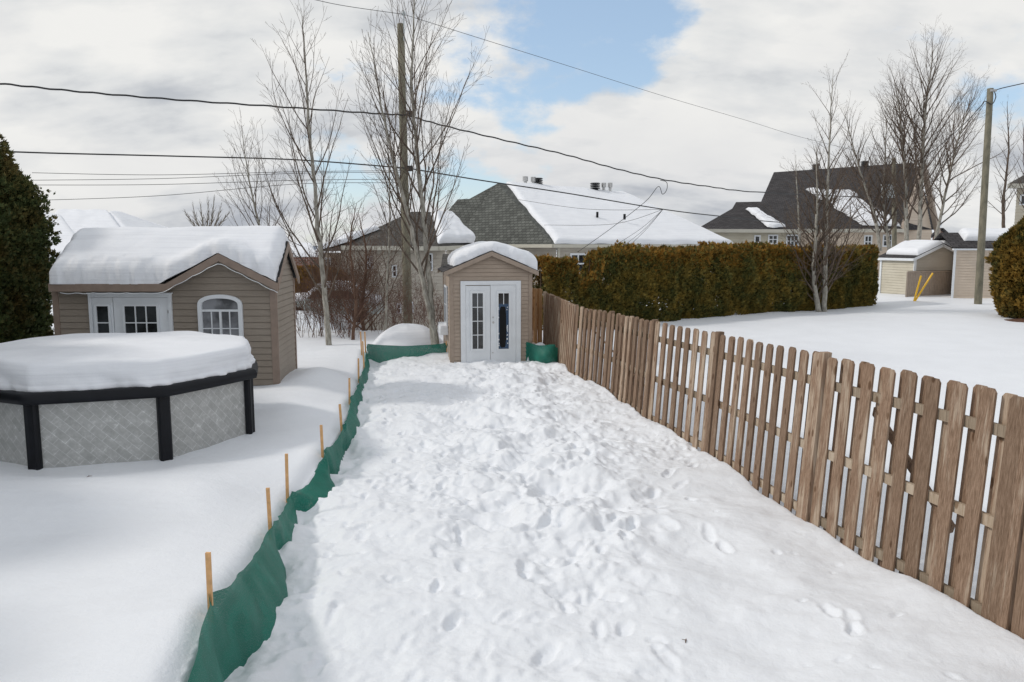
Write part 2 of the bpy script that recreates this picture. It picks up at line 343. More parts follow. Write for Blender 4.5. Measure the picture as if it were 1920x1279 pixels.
for (fx_, fy_, a, dep, la, lb) in foot:
    i0, i1 = np.searchsorted(xs, (fx_ - .4, fx_ + .4)); j0, j1 = np.searchsorted(ys, (fy_ - .4, fy_ + .4))
    if i1 - i0 < 2 or j1 - j0 < 2: continue
    dx = X[i0:i1, j0:j1] - fx_; dy = Y[i0:i1, j0:j1] - fy_; u = (dx * math.cos(a) + dy * math.sin(a)) / la; v_ = (-dx * math.sin(a) + dy * math.cos(a)) / lb
    rr = np.sqrt(u * u + v_ * v_) + .55 * vn(dx * 9 + fx_ * 9, dy * 9 + fy_ * 5, 3) + .3 * vn(dx * 22 + fx_ * 9, dy * 22, 5)
    Z[i0:i1, j0:j1] += -dep * (1 - ss(.4, 1.15, rr)) + dep * .25 * np.exp(-((rr - 1.25) / .25) ** 2)
idx = np.arange(len(xs) * len(ys)).reshape(len(xs), len(ys))
fc = np.stack([idx[:-1, :-1], idx[1:, :-1], idx[1:, 1:], idx[:-1, 1:]], -1).reshape(-1, 4)
g = npmesh('ground', np.stack([X, Y, Z], -1).reshape(-1, 3), fc, 'snow', smooth=True); tag(g, kind='structure')
# far hills
hm = []; ang = np.linspace(-1.2, 1.2, 160)
H0 = 14 + 30 * np.array([fbm(np.array([a * 3.]), np.array([0.]), 4, 2)[0] + .2 for a in ang])
for k, (r_, hf) in enumerate(((900, 0), (1000, .8), (1150, 1), (1400, .2))): hm.append(np.stack([np.sin(ang) * r_, np.cos(ang) * r_, -4 + H0 * hf], -1))
mb = MB(); mb.grid(np.array(hm)); tag(mb.build('hills', 'hill', smooth=True), kind='structure')
# ------------------------------------------------------------------ snow helpers
def snow_patch(name, quad, th, parent, seed=0, nu=40, nv=24, r=.3, wob=.0, mat='roof_snow'):
    a, b_, c, d = [np.array(p, float) for p in quad]   # a-b bottom edge, d-c top edge
    n = np.cross(b_ - a, d - a); n /= np.linalg.norm(n)
    if n[2] < 0: n = -n
    Lu = np.linalg.norm(b_ - a); Lv = np.linalg.norm(d - a); mb = MB()
    e = lambda k: (1 - np.cos(np.linspace(0, math.pi, k))) / 2 * .6 + np.linspace(0, 1, k) * .4
    U, Vv = np.meshgrid(e(nu), e(nv), indexing='ij')
    du = np.minimum(U, 1 - U) * Lu; dv = np.minimum(Vv, 1 - Vv) * Lv; dd = np.minimum(du, dv)
    prof = np.sqrt(np.clip(1 - (1 - np.clip(dd / r, 0, 1)) ** 2, 0, 1))
    if wob:
        U2 = U + wob / Lu * 2 * fbm(Vv * Lv * .9, U * Lu * .9, 3, seed) * 1; V2 = Vv + wob / Lv * 2 * fbm(U * Lu * .9 + 5, Vv * Lv * .9, 3, seed + 1)
    else: U2, V2 = U, Vv
    U3, V3 = U2[..., None], V2[..., None]
    Pb = (a * (1 - U3) + b_ * U3) * (1 - V3) + (d * (1 - U3) + c * U3) * V3
    t = (th * prof * (1 + .25 * fbm(U * Lu * .7, Vv * Lv * .7, 3, seed + 2)))[..., None]
    mb.grid(Pb + n * (t + .015)); mb.grid((Pb + n * .005)[::-1])
    return mb.build(name, mat, parent, smooth=True)
def height_cap(name, s0, s1, t0, t1, step, roof, th, r, to_world, parent=None, origin=None, seed=1, mat='roof_snow', over=0):
    ns = int((s1 - s0) / step) + 1; nt_ = int((t1 - t0) / step) + 1
    def ed(a, b, n):
        q = np.linspace(0, 1, n); q = q * .7 + (1 - np.cos(q * math.pi)) / 2 * .3; return a + (b - a) * q
    S, T = np.meshgrid(ed(s0, s1, ns), ed(t0, t1, nt_), indexing='ij')
    wS = S + .03 * fbm(S * 3, T * 3, 2, seed); wT = T + .035 * fbm(S * 3 + 9, T * 3, 2, seed) + .05 * fbm(S * 7 + 2, T * 7, 3, seed + 3) * (np.minimum(T - t0, t1 - T) < r); wS = wS + .04 * fbm(S * 7 + 2, T * 7, 3, seed + 4) * (np.minimum(S - s0, s1 - S) < r)
    d = np.minimum(np.minimum(S - s0, s1 - S), np.minimum(T - t0, t1 - T)); k = np.clip(d / r, 0, 1); prof = np.clip(1 - (1 - k) ** 2.6, 0, 1) ** .5
    zr = roof(S, T); zs = roof.smooth(S, T) if hasattr(roof, 'smooth') else zr
    top = zr * (1 - prof) + (zs + th * (1 + .12 * fbm(S * .8, T * .8, 3, seed))) * prof + .012 * fbm(S * 4, T * 4, 3, seed) * k
    mb = MB(); cs = (s0 + s1) / 2; ct = (t0 + t1) / 2
    mid = over * np.sin(np.clip(prof, 0, 1) * math.pi * .8) * (1 - k)
    wS2 = wS + np.sign(S - cs) * mid * (np.minimum(S - s0, s1 - S) < r); wT2 = wT + np.sign(T - ct) * mid * (np.minimum(T - t0, t1 - T) < r)
    mb.grid(to_world(wS2, wT2, np.maximum(top, zr + .004))); mb.grid(to_world(wS, wT, zr + .003)[::-1])
    return mb.build(name, mat, parent, origin, smooth=True)
# ------------------------------------------------------------------ facades
class Fac:
    """vertical wall plane: p0 -> p1 left to right seen from outside"""
    def __init__(s, p0, p1):
        s.o = Vector((p0[0], p0[1], 0)); e = Vector((p1[0], p1[1], 0)); s.L = (e - s.o).length; s.d = (e - s.o).normalized(); s.n = Vector((s.d.y, -s.d.x, 0))
    def p(s, a, z, d=0): q = s.o + s.d * a + s.n * d; return Vector((q.x, q.y, z))
    def box(s, mb, a0, a1, z0, z1, d0, d1):
        mb.hexa([s.p(a0, z0, d1), s.p(a1, z0, d1), s.p(a1, z0, d0), s.p(a0, z0, d0), s.p(a0, z1, d1), s.p(a1, z1, d1), s.p(a1, z1, d0), s.p(a0, z1, d0)])
    def at(s, px, py):   # wall coordinates of the point a pixel sees
        dx, dy, dz = ray(px, py); den = dx * s.n.x + dy * s.n.y; t = (s.o.x * s.n.x + s.o.y * s.n.y) / den
        q = Vector((dx * t, dy * t, CZ + dz * t)); return (q - s.o).dot(s.d), q.z
def srange(poly, z):
    xs_ = []
    for (a, b) in zip(poly, poly[1:] + poly[:1]):
        if abs(a[1] - b[1]) < 1e-9: continue
        if min(a[1], b[1]) - 1e-7 <= z <= max(a[1], b[1]) + 1e-7: xs_.append(a[0] + (b[0] - a[0]) * (z - a[1]) / (b[1] - a[1]))
    return (min(xs_), max(xs_)) if xs_ else None
def siding(mb, fc_, poly, expo=.12, lap=.016):
    z0 = min(p[1] for p in poly); z1 = max(p[1] for p in poly); z = z0
    while z < z1 - 1e-4:
        zt = min(z + expo, z1 - 1e-4); a = srange(poly, z + 1e-5); b = srange(poly, zt)
        if a and b:
            gv = expo * .1; zg = z + gv; q0, q1 = a[0], a[1]; q2, q3 = a[0] + (b[0] - a[0]) * .13, a[1] + (b[1] - a[1]) * .13; dp_ = -expo * .07
            mb.face([fc_.p(q0, z, dp_), fc_.p(q1, z, dp_), fc_.p(q3, zg, dp_), fc_.p(q2, zg, dp_)])
            mb.face([fc_.p(q2, zg, dp_), fc_.p(q3, zg, dp_), fc_.p(q3, zg, lap), fc_.p(q2, zg, lap)])
            mb.face([fc_.p(q2, zg, lap), fc_.p(q3, zg, lap), fc_.p(b[1], zt, .003), fc_.p(b[0], zt, .003)])
            mb.face([fc_.p(b[0], zt, .003), fc_.p(b[1], zt, .003), fc_.p(b[1], zt, dp_), fc_.p(b[0], zt, dp_)])
        z = zt
def framed(fc_, a0, a1, z0, z1, cols, rows, parent, d=.03, w=.05, fm='white_paint', gm='glass', mun=.018, name='window', rowz=None):
    mb = MB(); D = .035
    fc_.box(mb, a0, a0 + w, z0, z1, d, d + D); fc_.box(mb, a1 - w, a1, z0, z1, d, d + D); fc_.box(mb, a0 + w, a1 - w, z0, z0 + w, d, d + D); fc_.box(mb, a0 + w, a1 - w, z1 - w, z1, d, d + D)
    for i in range(1, cols): c = a0 + w + (a1 - a0 - 2 * w) * i / cols; fc_.box(mb, c - mun / 2, c + mun / 2, z0 + w, z1 - w, d, d + D - .008)
    for i in range(1, rows): c = z0 + w + (z1 - z0 - 2 * w) * i / rows; fc_.box(mb, a0 + w, a1 - w, c - mun / 2, c + mun / 2, d, d + D - .011)
    o = mb.build(name, fm, parent); g_ = MB(); fc_.box(g_, a0 + w * .5, a1 - w * .5, z0 + w * .5, z1 - w * .5, d - .02, d + .012); g_.build('pane', gm, o); return o
# ------------------------------------------------------------------ playhouse
zF = 14.1; fl = .25
pL = W(107, 640, zF).x; pR = W(519, 640, zF).x; pDX = -.2; pB = 16.0
org = Vector(((pL + pR) / 2, 15, .2))
ph = empty('playhouse', org, 'large taupe playhouse with arched window behind the round pool', 'playhouse')
FR = Fac((pL, zF), (pR, zF)); SR = Fac((pR, zF), (pR + pDX, pB)); SL = Fac((pL + pDX, pB), (pL, zF)); BK = Fac((pR + pDX, pB), (pL + pDX, pB))
eaveZ = W(300, 531, zF - .18).z; peakZ = W(410, 474, zF - .18).z; ridgeZ = W(536, 452, 15.05).z
gx = W(412, 500, zF - .18).x; gl = W(312, 528, zF - .18).x; gr = W(524, 534, zF - .18).x; ry = 15.05; gs = (peakZ - eaveZ) / (gr - gx)
y0r, y1r = zF - .2, pB + .15; sl = (ridgeZ - eaveZ) / (ry - y0r); x0r = W(92, 530, zF - .2).x; x1r = pR + .12
def roof_ph(S, T): return np.maximum(ridgeZ - sl * np.abs(T - ry), np.where(T < ry, peakZ - gs * np.abs(S - gx), -9))
def _sm(S, T):
    a = ridgeZ - sl * np.sqrt((T - ry) ** 2 + .02); b_ = np.where(T < ry + .3, peakZ - gs * np.sqrt((S - gx) ** 2 + .05), -9); k = .12
    h = np.clip(.5 + .5 * (a - b_) / k, 0, 1); return b_ * (1 - h) + a * h + k * h * (1 - h)
roof_ph.smooth = _sm
mb = MB(); siding(mb, FR, [(0, fl), (FR.L, fl), (FR.L, eaveZ + .05), (gx - pL + .05, peakZ - .08), (gl - pL, eaveZ + .02), (0, eaveZ + .02)], .118)
aR = ry - zF; siding(mb, SR, [(0, fl), (SR.L, fl), (SR.L, eaveZ + .05), (aR, ridgeZ - .1), (0, eaveZ + .05)], .118)
siding(mb, SL, [(0, fl), (SL.L, fl), (SL.L, eaveZ + .05), (SL.L - aR, ridgeZ - .1), (0, eaveZ + .05)], .118); siding(mb, BK, [(0, fl), (BK.L, fl), (BK.L, eaveZ + .1), (0, eaveZ + .1)], .118)
wall = mb.build('wall', 'taupe_siding', ph)
for fc_, a, b_ in ((FR, -.02, .09), (FR, FR.L - .09, FR.L + .02), (SR, .0, .07), (SR, SR.L - .07, SR.L + .01), (SL, SL.L - .07, SL.L)): mb = MB(); fc_.box(mb, a, b_, fl - .3, eaveZ + .02, .001, .028); mb.build('corner_trim', 'taupe_trim', ph)
# roof deck following the height function
shr = lambda y: pDX / (pB - zF) * (np.asarray(y) - y0r)
gx_ = np.linspace(x0r, x1r, 90); gy_ = np.linspace(y0r, y1r, 50); S, T = np.meshgrid(gx_, gy_, indexing='ij'); zz = roof_ph(S, T)
mb = MB(); mb.grid(np.stack([S + shr(T), T, zz], -1)); mb.grid(np.stack([S + shr(T), T, zz - .03], -1)[::-1]); mb.build('roof', 'dark_felt', ph)
mb = MB(); fy = y0r - .012; q = [(x0r, eaveZ), (gl, eaveZ), (gx, peakZ), (x1r, roof_ph(np.array([x1r]), np.array([y0r]))[0])]
q[-1] = (x1r, peakZ - gs * (x1r - gx))
for (a, za), (b_, zb) in zip(q[:-1], q[1:]):
    mb.hexa([(a, fy - .025, za - .15), (b_, fy - .025, zb - .15), (b_, fy + .01, zb - .15), (a, fy + .01, za - .15), (a, fy - .025, za - .012), (b_, fy - .025, zb - .012), (b_, fy + .01, zb - .012), (a, fy + .01, za - .012)])
for xx in (x1r - .005, x0r + .005):
    for (ya, yb) in ((y0r, ry), (ry, y1r)):
        za, zb = ridgeZ - sl * abs(ya - ry), ridgeZ - sl * abs(yb - ry)
        if xx > -5 and ya == y0r: za = max(za, q[-1][1])
        xa_, xb_ = xx + float(shr(ya)), xx + float(shr(yb)); mb.hexa([(xa_ - .015, ya, za - .15), (xa_ + .02, ya, za - .15), (xb_ + .02, yb, zb - .15), (xb_ - .015, yb, zb - .15), (xa_ - .015, ya, za - .01), (xa_ + .02, ya, za - .01), (xb_ + .02, yb, zb - .01), (xb_ - .015, yb, zb - .01)])
mb.build('fascia', 'taupe_trim', ph)
mb = MB(); pts = []
for i in range(60):
    t = i / 59; xx = gl - 1.9 + (x1r - gl + 1.9) * t; zz_ = max(eaveZ, peakZ - gs * abs(xx - gx)) - .17 - .02 * abs(math.sin(i * .7)); pts.append((xx, fy - .03, zz_))
mb.tube(pts, .006, 4); mb.build('light_cord', 'white_paint', ph)
# door
a0, zt = FR.at(168, 551); a1, _ = FR.at(323, 551)
mb = MB(); FR.box(mb, a0, a1, zt - .06, zt, .02, .07); FR.box(mb, a0, a0 + .06, fl, zt - .06, .02, .07); FR.box(mb, a1 - .06, a1, fl, zt - .06, .02, .07); FR.box(mb, a0 - .02, a1 + .02, zt, zt + .025, .02, .085)
door = mb.build('door', 'white_paint', ph)
ds = FR.at(214, 560)[0]
for (u0, u1, nc, g0, g1) in ((a0 + .065, ds - .006, 1, 181, 210), (ds + .006, a1 - .065, 3, 233, 300)):
    mb = MB(); FR.box(mb, u0, u1, fl + .02, zt - .066, .02, .05); lf = mb.build('door_leaf', 'white_paint', door)
    b0, zg = FR.at(g0, 570); b1, _ = FR.at(g1, 570)
    mb = MB(); FR.box(mb, b0, b1, fl + .35, zg, .05, .056)
    fo = framed(FR, b0, b1, fl + .35, zg, nc, 4, ph, d=.056, w=.035, mun=.02)
for zq in (zt - .3, zt - 1.0): mb = MB(); FR.box(mb, a1 - .072, a1 - .055, zq - .05, zq, .05, .078); mb.build('hinge', 'metal', door)
# arched window
a0, _ = FR.at(374, 600); a1, _ = FR.at(457, 600); zt = FR.at(415, 552)[1]; zs = FR.at(400, 572)[1]; zb = FR.at(415, 660)[1]; ac = (a0 + a1) / 2
def arch(a0, a1, zb, zs, zt, n=18):
    c = (a0 + a1) / 2; h = (a1 - a0) / 2
    return [(a0, zb)] + [(c - h * math.cos(math.pi * i / n), zs + (zt - zs) * math.sin(math.pi * i / n) ** .8) for i in range(n + 1)] + [(a1, zb)]
def archband(mb, A, B, d0, d1):
    for i in range(len(A) - 1):
        mb.hexa([FR.p(*A[i], d1), FR.p(*A[i + 1], d1), FR.p(*A[i + 1], d0), FR.p(*A[i], d0), FR.p(*B[i], d1), FR.p(*B[i + 1], d1), FR.p(*B[i + 1], d0), FR.p(*B[i], d0)])
mb = MB(); o_ = arch(a0, a1, zb, zs, zt); i_ = arch(a0 + .075, a1 - .075, zb + .075, zs, zt - .07); archband(mb, i_, o_, .02, .07); FR.box(mb, a0, a1, zb - .01, zb + .07, .02, .072)
zc = FR.at(415, 582)[1]; FR.box(mb, a0 + .075, a1 - .075, zc - .02, zc + .02, .03, .062); FR.box(mb, ac - .02, ac + .02, zb + .07, zc - .02, .03, .06)
for u in (.5 * (a0 + .075 + ac), .5 * (a1 - .075 + ac)): FR.box(mb, u - .009, u + .009, zb + .07, zc - .02, .03, .052)
zm = (zb + .07 + zc) / 2 + .02; FR.box(mb, a0 + .075, a1 - .075, zm - .009, zm + .009, .03, .05)
win = mb.build('window', 'white_paint', ph)
mb = MB(); mb.face([FR.p(a, z, .03) for a, z in reversed(arch(a0 + .06, a1 - .06, zb + .05, zs, zt - .05))]); mb.build('pane', 'grey_glass', win)
height_cap('roof_snow', x0r + .02, x1r - .03, y0r - .03, y1r, .04, roof_ph, .37, .22, lambda a, b_, c: np.stack([a + shr(b_), b_, c], -1), ph, seed=2, over=.02)
# ------------------------------------------------------------------ garden shed at the end of the path
c0 = W(846, 690, 18.7); th_ = R(9); ux = Vector((math.cos(th_), math.sin(th_), 0)); uy = Vector((-math.sin(th_), math.cos(th_), 0))
sh = empty('garden_shed', (c0.x + ux.x + uy.x, c0.y + ux.y + uy.y, 0), 'small tan shed with white double glass doors at the end of the trampled path', 'shed')
SW = 2.0; SD = 2.3; cc = [Vector((c0.x, c0.y, 0)), Vector((c0.x, c0.y, 0)) + ux * SW]; cc += [cc[1] + uy * SD, cc[0] + uy * SD]
F1 = Fac(cc[0], cc[1]); F2 = Fac(cc[1], cc[2]); F3 = Fac(cc[2], cc[3]); F4 = Fac(cc[3], cc[0]); b0 = -.05; ez = F1.at(846, 507)[1]; pz = F1.at(921, 474)[1]
mb = MB(); siding(mb, F1, [(0, b0), (SW, b0), (SW, ez), (SW / 2, pz - .02), (0, ez)], .098); siding(mb, F3, [(0, b0), (SW, b0), (SW, ez), (SW / 2, pz - .02), (0, ez)], .098)
siding(mb, F2, [(0, b0), (SD, b0), (SD, ez), (0, ez)], .098); siding(mb, F4, [(0, b0), (SD, b0), (SD, ez), (0, ez)], .098); mb.build('wall', 'tan_siding', sh)
for fc_, a, b_ in ((F1, -.02, .07), (F1, SW - .07, SW + .02), (F4, SD - .06, SD - .0), (F4, 0, .06), (F2, 0, .06)): mb = MB(); fc_.box(mb, a, b_, b0 - .1, ez, .001, .028); mb.build('corner_trim', 'tan_trim', sh)
ov = .16; slp = (pz - ez) / (SW / 2)
def rp(s, t, z): q = Vector((c0.x, c0.y, 0)) + ux * s + uy * t; return Vector((q.x, q.y, z))
mb = MB()
for s0_, s1_ in ((-ov, SW / 2), (SW / 2, SW + ov)):
    za = pz + .05 - slp * abs(s0_ - SW / 2); zb_ = pz + .05 - slp * abs(s1_ - SW / 2); mb.slab([rp(s0_, -.12, za), rp(s1_, -.12, zb_), rp(s1_, SD + .1, zb_), rp(s0_, SD + .1, za)], .03)
mb.build('roof', 'dark_shingle', sh)
for t_ in (-.15, SD + .102):
    mb = MB()
    for s0_, s1_ in ((-ov, SW / 2), (SW / 2, SW + ov)):
        za = pz + .035 - slp * abs(s0_ - SW / 2); zb_ = pz + .035 - slp * abs(s1_ - SW / 2)
        mb.hexa([rp(s0_, t_, za - .11), rp(s1_, t_, zb_ - .11), rp(s1_, t_ + .03, zb_ - .11), rp(s0_, t_ + .03, za - .11), rp(s0_, t_, za), rp(s1_, t_, zb_), rp(s1_, t_ + .03, zb_), rp(s0_, t_ + .03, za)])
    mb.build('fascia', 'tan_trim', sh)
def roof_s(S, T): return pz + .055 - slp * np.abs(S - SW / 2)
roof_s.smooth = lambda S, T: pz + .055 - slp * np.sqrt((S - SW / 2) ** 2 + .09) + .05 + .05 * (S - SW / 2)
height_cap('roof_snow', .1, SW + .16, -.1, SD + .05, .035, roof_s, .3, .24, lambda a, b_, c: np.stack([c0.x + ux.x * a + uy.x * b_, c0.y + ux.y * a + uy.y * b_, c], -1), sh, seed=4, over=.03)
A = lambda px, py: F1.at(px, py)
t0, zt = A(863, 527); t1, _ = A(976, 527); zb_ = .02
mb = MB(); F1.box(mb, t0, t0 + .12, zb_, zt, .02, .06); F1.box(mb, t1 - .12, t1, zb_, zt, .02, .06); F1.box(mb, t0 + .12, t1 - .12, zt - .1, zt, .02, .06); mb.build('door_frame', 'white_paint', sh)
m0 = A(919, 600)[0]
for (u0, u1, g0, g1, broken) in ((t0 + .125, m0 - .004, 881, 909, False), (m0 + .004, t1 - .125, 930, 957, True)):
    mb = MB(); F1.box(mb, u0, u1, zb_ + .02, zt - .106 - (.012 if not broken else 0), .02, .045 + (.01 if broken else 0)); dr = mb.build('door', 'white_paint', sh); dd_ = .045 + (.01 if broken else 0)
    h0, hz1 = A(g0, 546); h1, hz0 = A(g1, 657)
    if not broken: framed(F1, h0, h1, hz0, hz1, 2, 4, dr, d=dd_, w=.05, mun=.018, name='door_window')
    else:
        mb = MB(); w = .05; D0, D1 = dd_, dd_ + .03
        F1.box(mb, h0, h0 + w, hz0, hz1, D0, D1); F1.box(mb, h1 - w, h1, hz0, hz1, D0, D1); F1.box(mb, h0 + w, h1 - w, hz0, hz0 + w, D0, D1); F1.box(mb, h0 + w, h1 - w, hz1 - w, hz1, D0, D1)
        F1.box(mb, (h0 + h1) / 2 - .009, (h0 + h1) / 2 + .009, hz1 - .32, hz1 - w, D0, D1 - .01); fo = mb.build('door_window', 'white_paint', dr); tag(fo, 'broken door window with torn blue film')
        mb = MB(); F1.box(mb, h0 + .03, h1 - .03, hz1 - .31, hz1 - .03, D0 - .01, D0 + .008); mb.build('pane', 'glass', fo)
        mb = MB(); F1.box(mb, h0 + .04, h1 - .04, hz0 + .04, hz1 - .3, D0 - .01, D0 + .006); mb.build('film', 'blue_film', fo)
        mb = MB(); pts = []; ca = (h0 + h1) / 2 - .02
        for i in range(28):
            t = 2 * math.pi * i / 28; aa = ca + math.copysign(abs(math.cos(t)) ** .5, math.cos(t)) * (.078 + .01 * random.random()); z_ = (hz0 + hz1 - .33) / 2 + .02 + math.copysign(abs(math.sin(t)) ** .35, math.sin(t)) * ((hz1 - hz0) / 2 - .235 + .015 * random.random()); pts.append(F1.p(aa, z_, D0 + .009))
        mb.face(pts); mb.build('hole', 'black_void', fo)
        for i in range(20):
            mb = MB(); z_ = hz0 + .08 + (hz1 - hz0 - .45) * random.random(); aa = random.choice((h0 + .058, h1 - .075, h1 - .085)) + random.uniform(-.012, .012); s_ = random.uniform(.008, .018)
            mb.face([F1.p(aa - s_, z_ - s_ * 1.5, D0 + .011), F1.p(aa + s_, z_ - s_, D0 + .011), F1.p(aa + s_ * .6, z_ + s_ * 1.6, D0 + .011), F1.p(aa - s_, z_ + s_, D0 + .011)]); mb.build('glass_shard', 'white_paint', fo)
        mb = MB(); k0, kz = A(924, 604); mb.tube([F1.p(k0, kz, dd_), F1.p(k0, kz, dd_ + .05)], [.022, .028], 10); mb.build('door_knob', 'metal', dr); mb = MB(); k0, kz2 = A(924, 597); mb.tube([F1.p(k0, kz2 + .03, dd_), F1.p(k0, kz2 + .03, dd_ + .025)], [.02, .018], 10); mb.build('deadbolt', 'metal', dr); mb = MB()
        k0, kz3 = A(924, 660); F1.box(mb, k0 - .03, k0 + .01, kz3 - .02, kz3, dd_, dd_ + .02); mb.build('door_latch', 'metal', dr)
wn = framed(F4, .7, 1.6, .95, 1.95, 2, 2, sh, d=.02); mb = MB(); F4.box(mb, .6, 1.7, .72, .88, .02, .22); mb.build('flower_box', 'white_paint', sh)
mb = MB(); F4.box(mb, .62, 1.68, .88, .95, .03, .21); mb.build('flower_box_snow', 'roof_snow', sh)
# ------------------------------------------------------------------ pool
pc = Vector((POOL[0], POOL[1], .3)); pl = empty('round_pool', pc, 'round above-ground pool with grey tiled wall and black rim under thick snow', 'pool'); ph0 = R(-3)
def rr_(a, Rv, mixk):
    k = ((a - ph0) % (math.pi / 4)) - math.pi / 8; octr = Rv * math.cos(math.pi / 8) / math.cos(k); return octr * mixk + Rv * (1 - mixk)
def ringpt(a, r, z): return (pc.x + r * math.cos(a), pc.y + r * math.sin(a), z)
NA = 160; an = [2 * math.pi * i / NA + ph0 for i in range(NA + 1)]
me = bpy.data.meshes.new('wall'); 
V = []; Fc = []; UVs = []
for i, a in enumerate(an):
    r_ = rr_(a, 1.84, .7)
    for z in (.0, .5, 1.17): V.append((r_ * math.cos(a), r_ * math.sin(a), z - pc.z))
for i in range(NA):
    for j in range(2): b_ = i * 3 + j; Fc.append((b_, b_ + 3, b_ + 4, b_ + 1)); UVs += [((i) * 2 * math.pi * 1.8 / NA, (0, .5, 1.17)[j]), ((i + 1) * 2 * math.pi * 1.8 / NA, (0, .5, 1.17)[j]), ((i + 1) * 2 * math.pi * 1.8 / NA, (0, .5, 1.17)[j + 1]), (i * 2 * math.pi * 1.8 / NA, (0, .5, 1.17)[j + 1])]
me.from_pydata(V, [], Fc); uvl = me.uv_layers.new(name='UVMap'); uvl.data.foreach_set('uv', np.array(UVs).ravel()); me.materials.append(MATS['pool_wall']); me.polygons.foreach_set('use_smooth', [True] * len(Fc))
o = bpy.data.objects.new('pool_wall', me); col.objects.link(o); o.parent = pl
for k in range(8):
    a = ph0 + k * math.pi / 4; ca, sa = math.cos(a), math.sin(a); mb = MB(); t = Vector((-sa, ca, 0)); rd = Vector((ca, sa, 0)); C = Vector((pc.x, pc.y, 0))
    ppts = [(-.075, 1.83), (-.075, 1.885), (-.055, 1.91), (-.02, 1.9), (.02, 1.9), (.055, 1.91), (.075, 1.885), (.075, 1.83)]
    lo = [C + t * x_ + rd * (r_ - .0) for x_, r_ in ppts]; hi = [p + rd * 0.0 for p in lo]
    n = len(ppts)
    for i in range(n): j = (i + 1) % n; mb.face([(lo[i].x, lo[i].y, 0), (lo[j].x, lo[j].y, 0), (hi[j].x, hi[j].y, 1.15), (hi[i].x, hi[i].y, 1.15)])
    mb.build('leg', 'black_plastic', pl)
mb = MB(); prof = [(1.82, 1.155), (1.93, 1.105), (1.985, 1.12), (2.0, 1.18), (1.97, 1.235), (1.93, 1.25), (1.74, 1.25), (1.74, 1.155), (1.82, 1.155)]
mb.grid(np.array([[ringpt(a, rr_(a, r_, .85), z) for r_, z in prof] for a in an])); rim = mb.build('rim', 'black_plastic', pl, smooth=True)
me = rim.data
# snow cap on pool
mb = MB(); prf = [(0, 0), (.25, 0), (.5, 0), (.75, 0), (.93, 0), (.965, -.008), (.982, -.025), (.992, -.05), (.997, -.12), (.994, -.19), (.99, -.24), (.998, -.28), (1.008, -.3), (1.0, -.315)]
arr = []
for a in [2 * math.pi * i / 240 + ph0 for i in range(241)]:
    row = []
    for kq, (f_, dz) in enumerate(prf):
        rb = rr_(a, 1.87, .65) * f_; nz = fbm(np.array([f_ * 1.93 * math.cos(a) * .9]), np.array([f_ * 1.93 * math.sin(a) * .9]), 3, 3)[0]
        ed = 0
        if kq >= 9: ed = .06 * fbm(np.array([math.cos(a) * 9 + dz * 7]), np.array([math.sin(a) * 9]), 3, 6)[0] * (1 + (kq > 10))
        elif kq >= 5: ed = .05 * fbm(np.array([math.cos(a) * 3]), np.array([math.sin(a) * 3 + dz * 4]), 3, 5)[0]
        z = 1.575 + .06 * nz + dz * (1.0 if kq < 10 else 1) + .04 * (1 - f_ * f_); z = max(z, 1.252) if kq < 13 else 1.245
        row.append(ringpt(a, rb + ed, z))
    arr.append(row)
mb.grid(np.array(arr)); mb.build('snow_cap', 'roof_snow', pl, smooth=True)
# ------------------------------------------------------------------ picket fence
fo_ = Vector((FP[3].x, FP[3].y, 0)); fen = empty('picket_fence', fo_, 'long weathered brown wooden picket fence along the right side of the path', 'fence')
tops = [1.86, 1.86, 1.84, 1.76, 1.72, 1.66, 1.63, 1.7]
LEAN = .065
picks = []
rp_ = random.Random(11)
def board(mb, C, d, n, w, th, z0, z1, lean, dog=.03, roll=0):
    # C xy, d along fence, n outward
    def pt(a, dd, z): return (C.x + d.x * (a + roll * z) + n.x * (dd + lean * z), C.y + d.y * (a + roll * z) + n.y * (dd + lean * z), z)
    h = w / 2; o_ = [(-h, z0), (h, z0), (h, z1 - dog), (h - dog * .85, z1), (-h + dog * .85, z1), (-h, z1 - dog)]
    k = len(mb.v); mb.v += [pt(a, 0, z) for a, z in o_] + [pt(a, th, z) for a, z in o_]
    m_ = len(o_); mb.f.append(tuple(range(k, k + m_))); mb.f.append(tuple(range(k + 2 * m_ - 1, k + m_ - 1, -1)))
    for i in range(m_): j = (i + 1) % m_; mb.f.append((k + i, k + m_ + i, k + m_ + j, k + j))
def vobj(mb, name, mat, parent, C):   # mesh object with its own origin inside the thing
    o0 = root_origin(parent); me_ = bpy.data.meshes.new(name); me_.from_pydata((np.array(mb.v) - np.array((C.x, C.y, 0))).tolist(), [], mb.f); me_.materials.append(MATS[mat]); auto_uv(me_)
    o = bpy.data.objects.new(name, me_); col.objects.link(o); o.parent = parent; o.location = Vector((C.x, C.y, 0)) - o0; return o
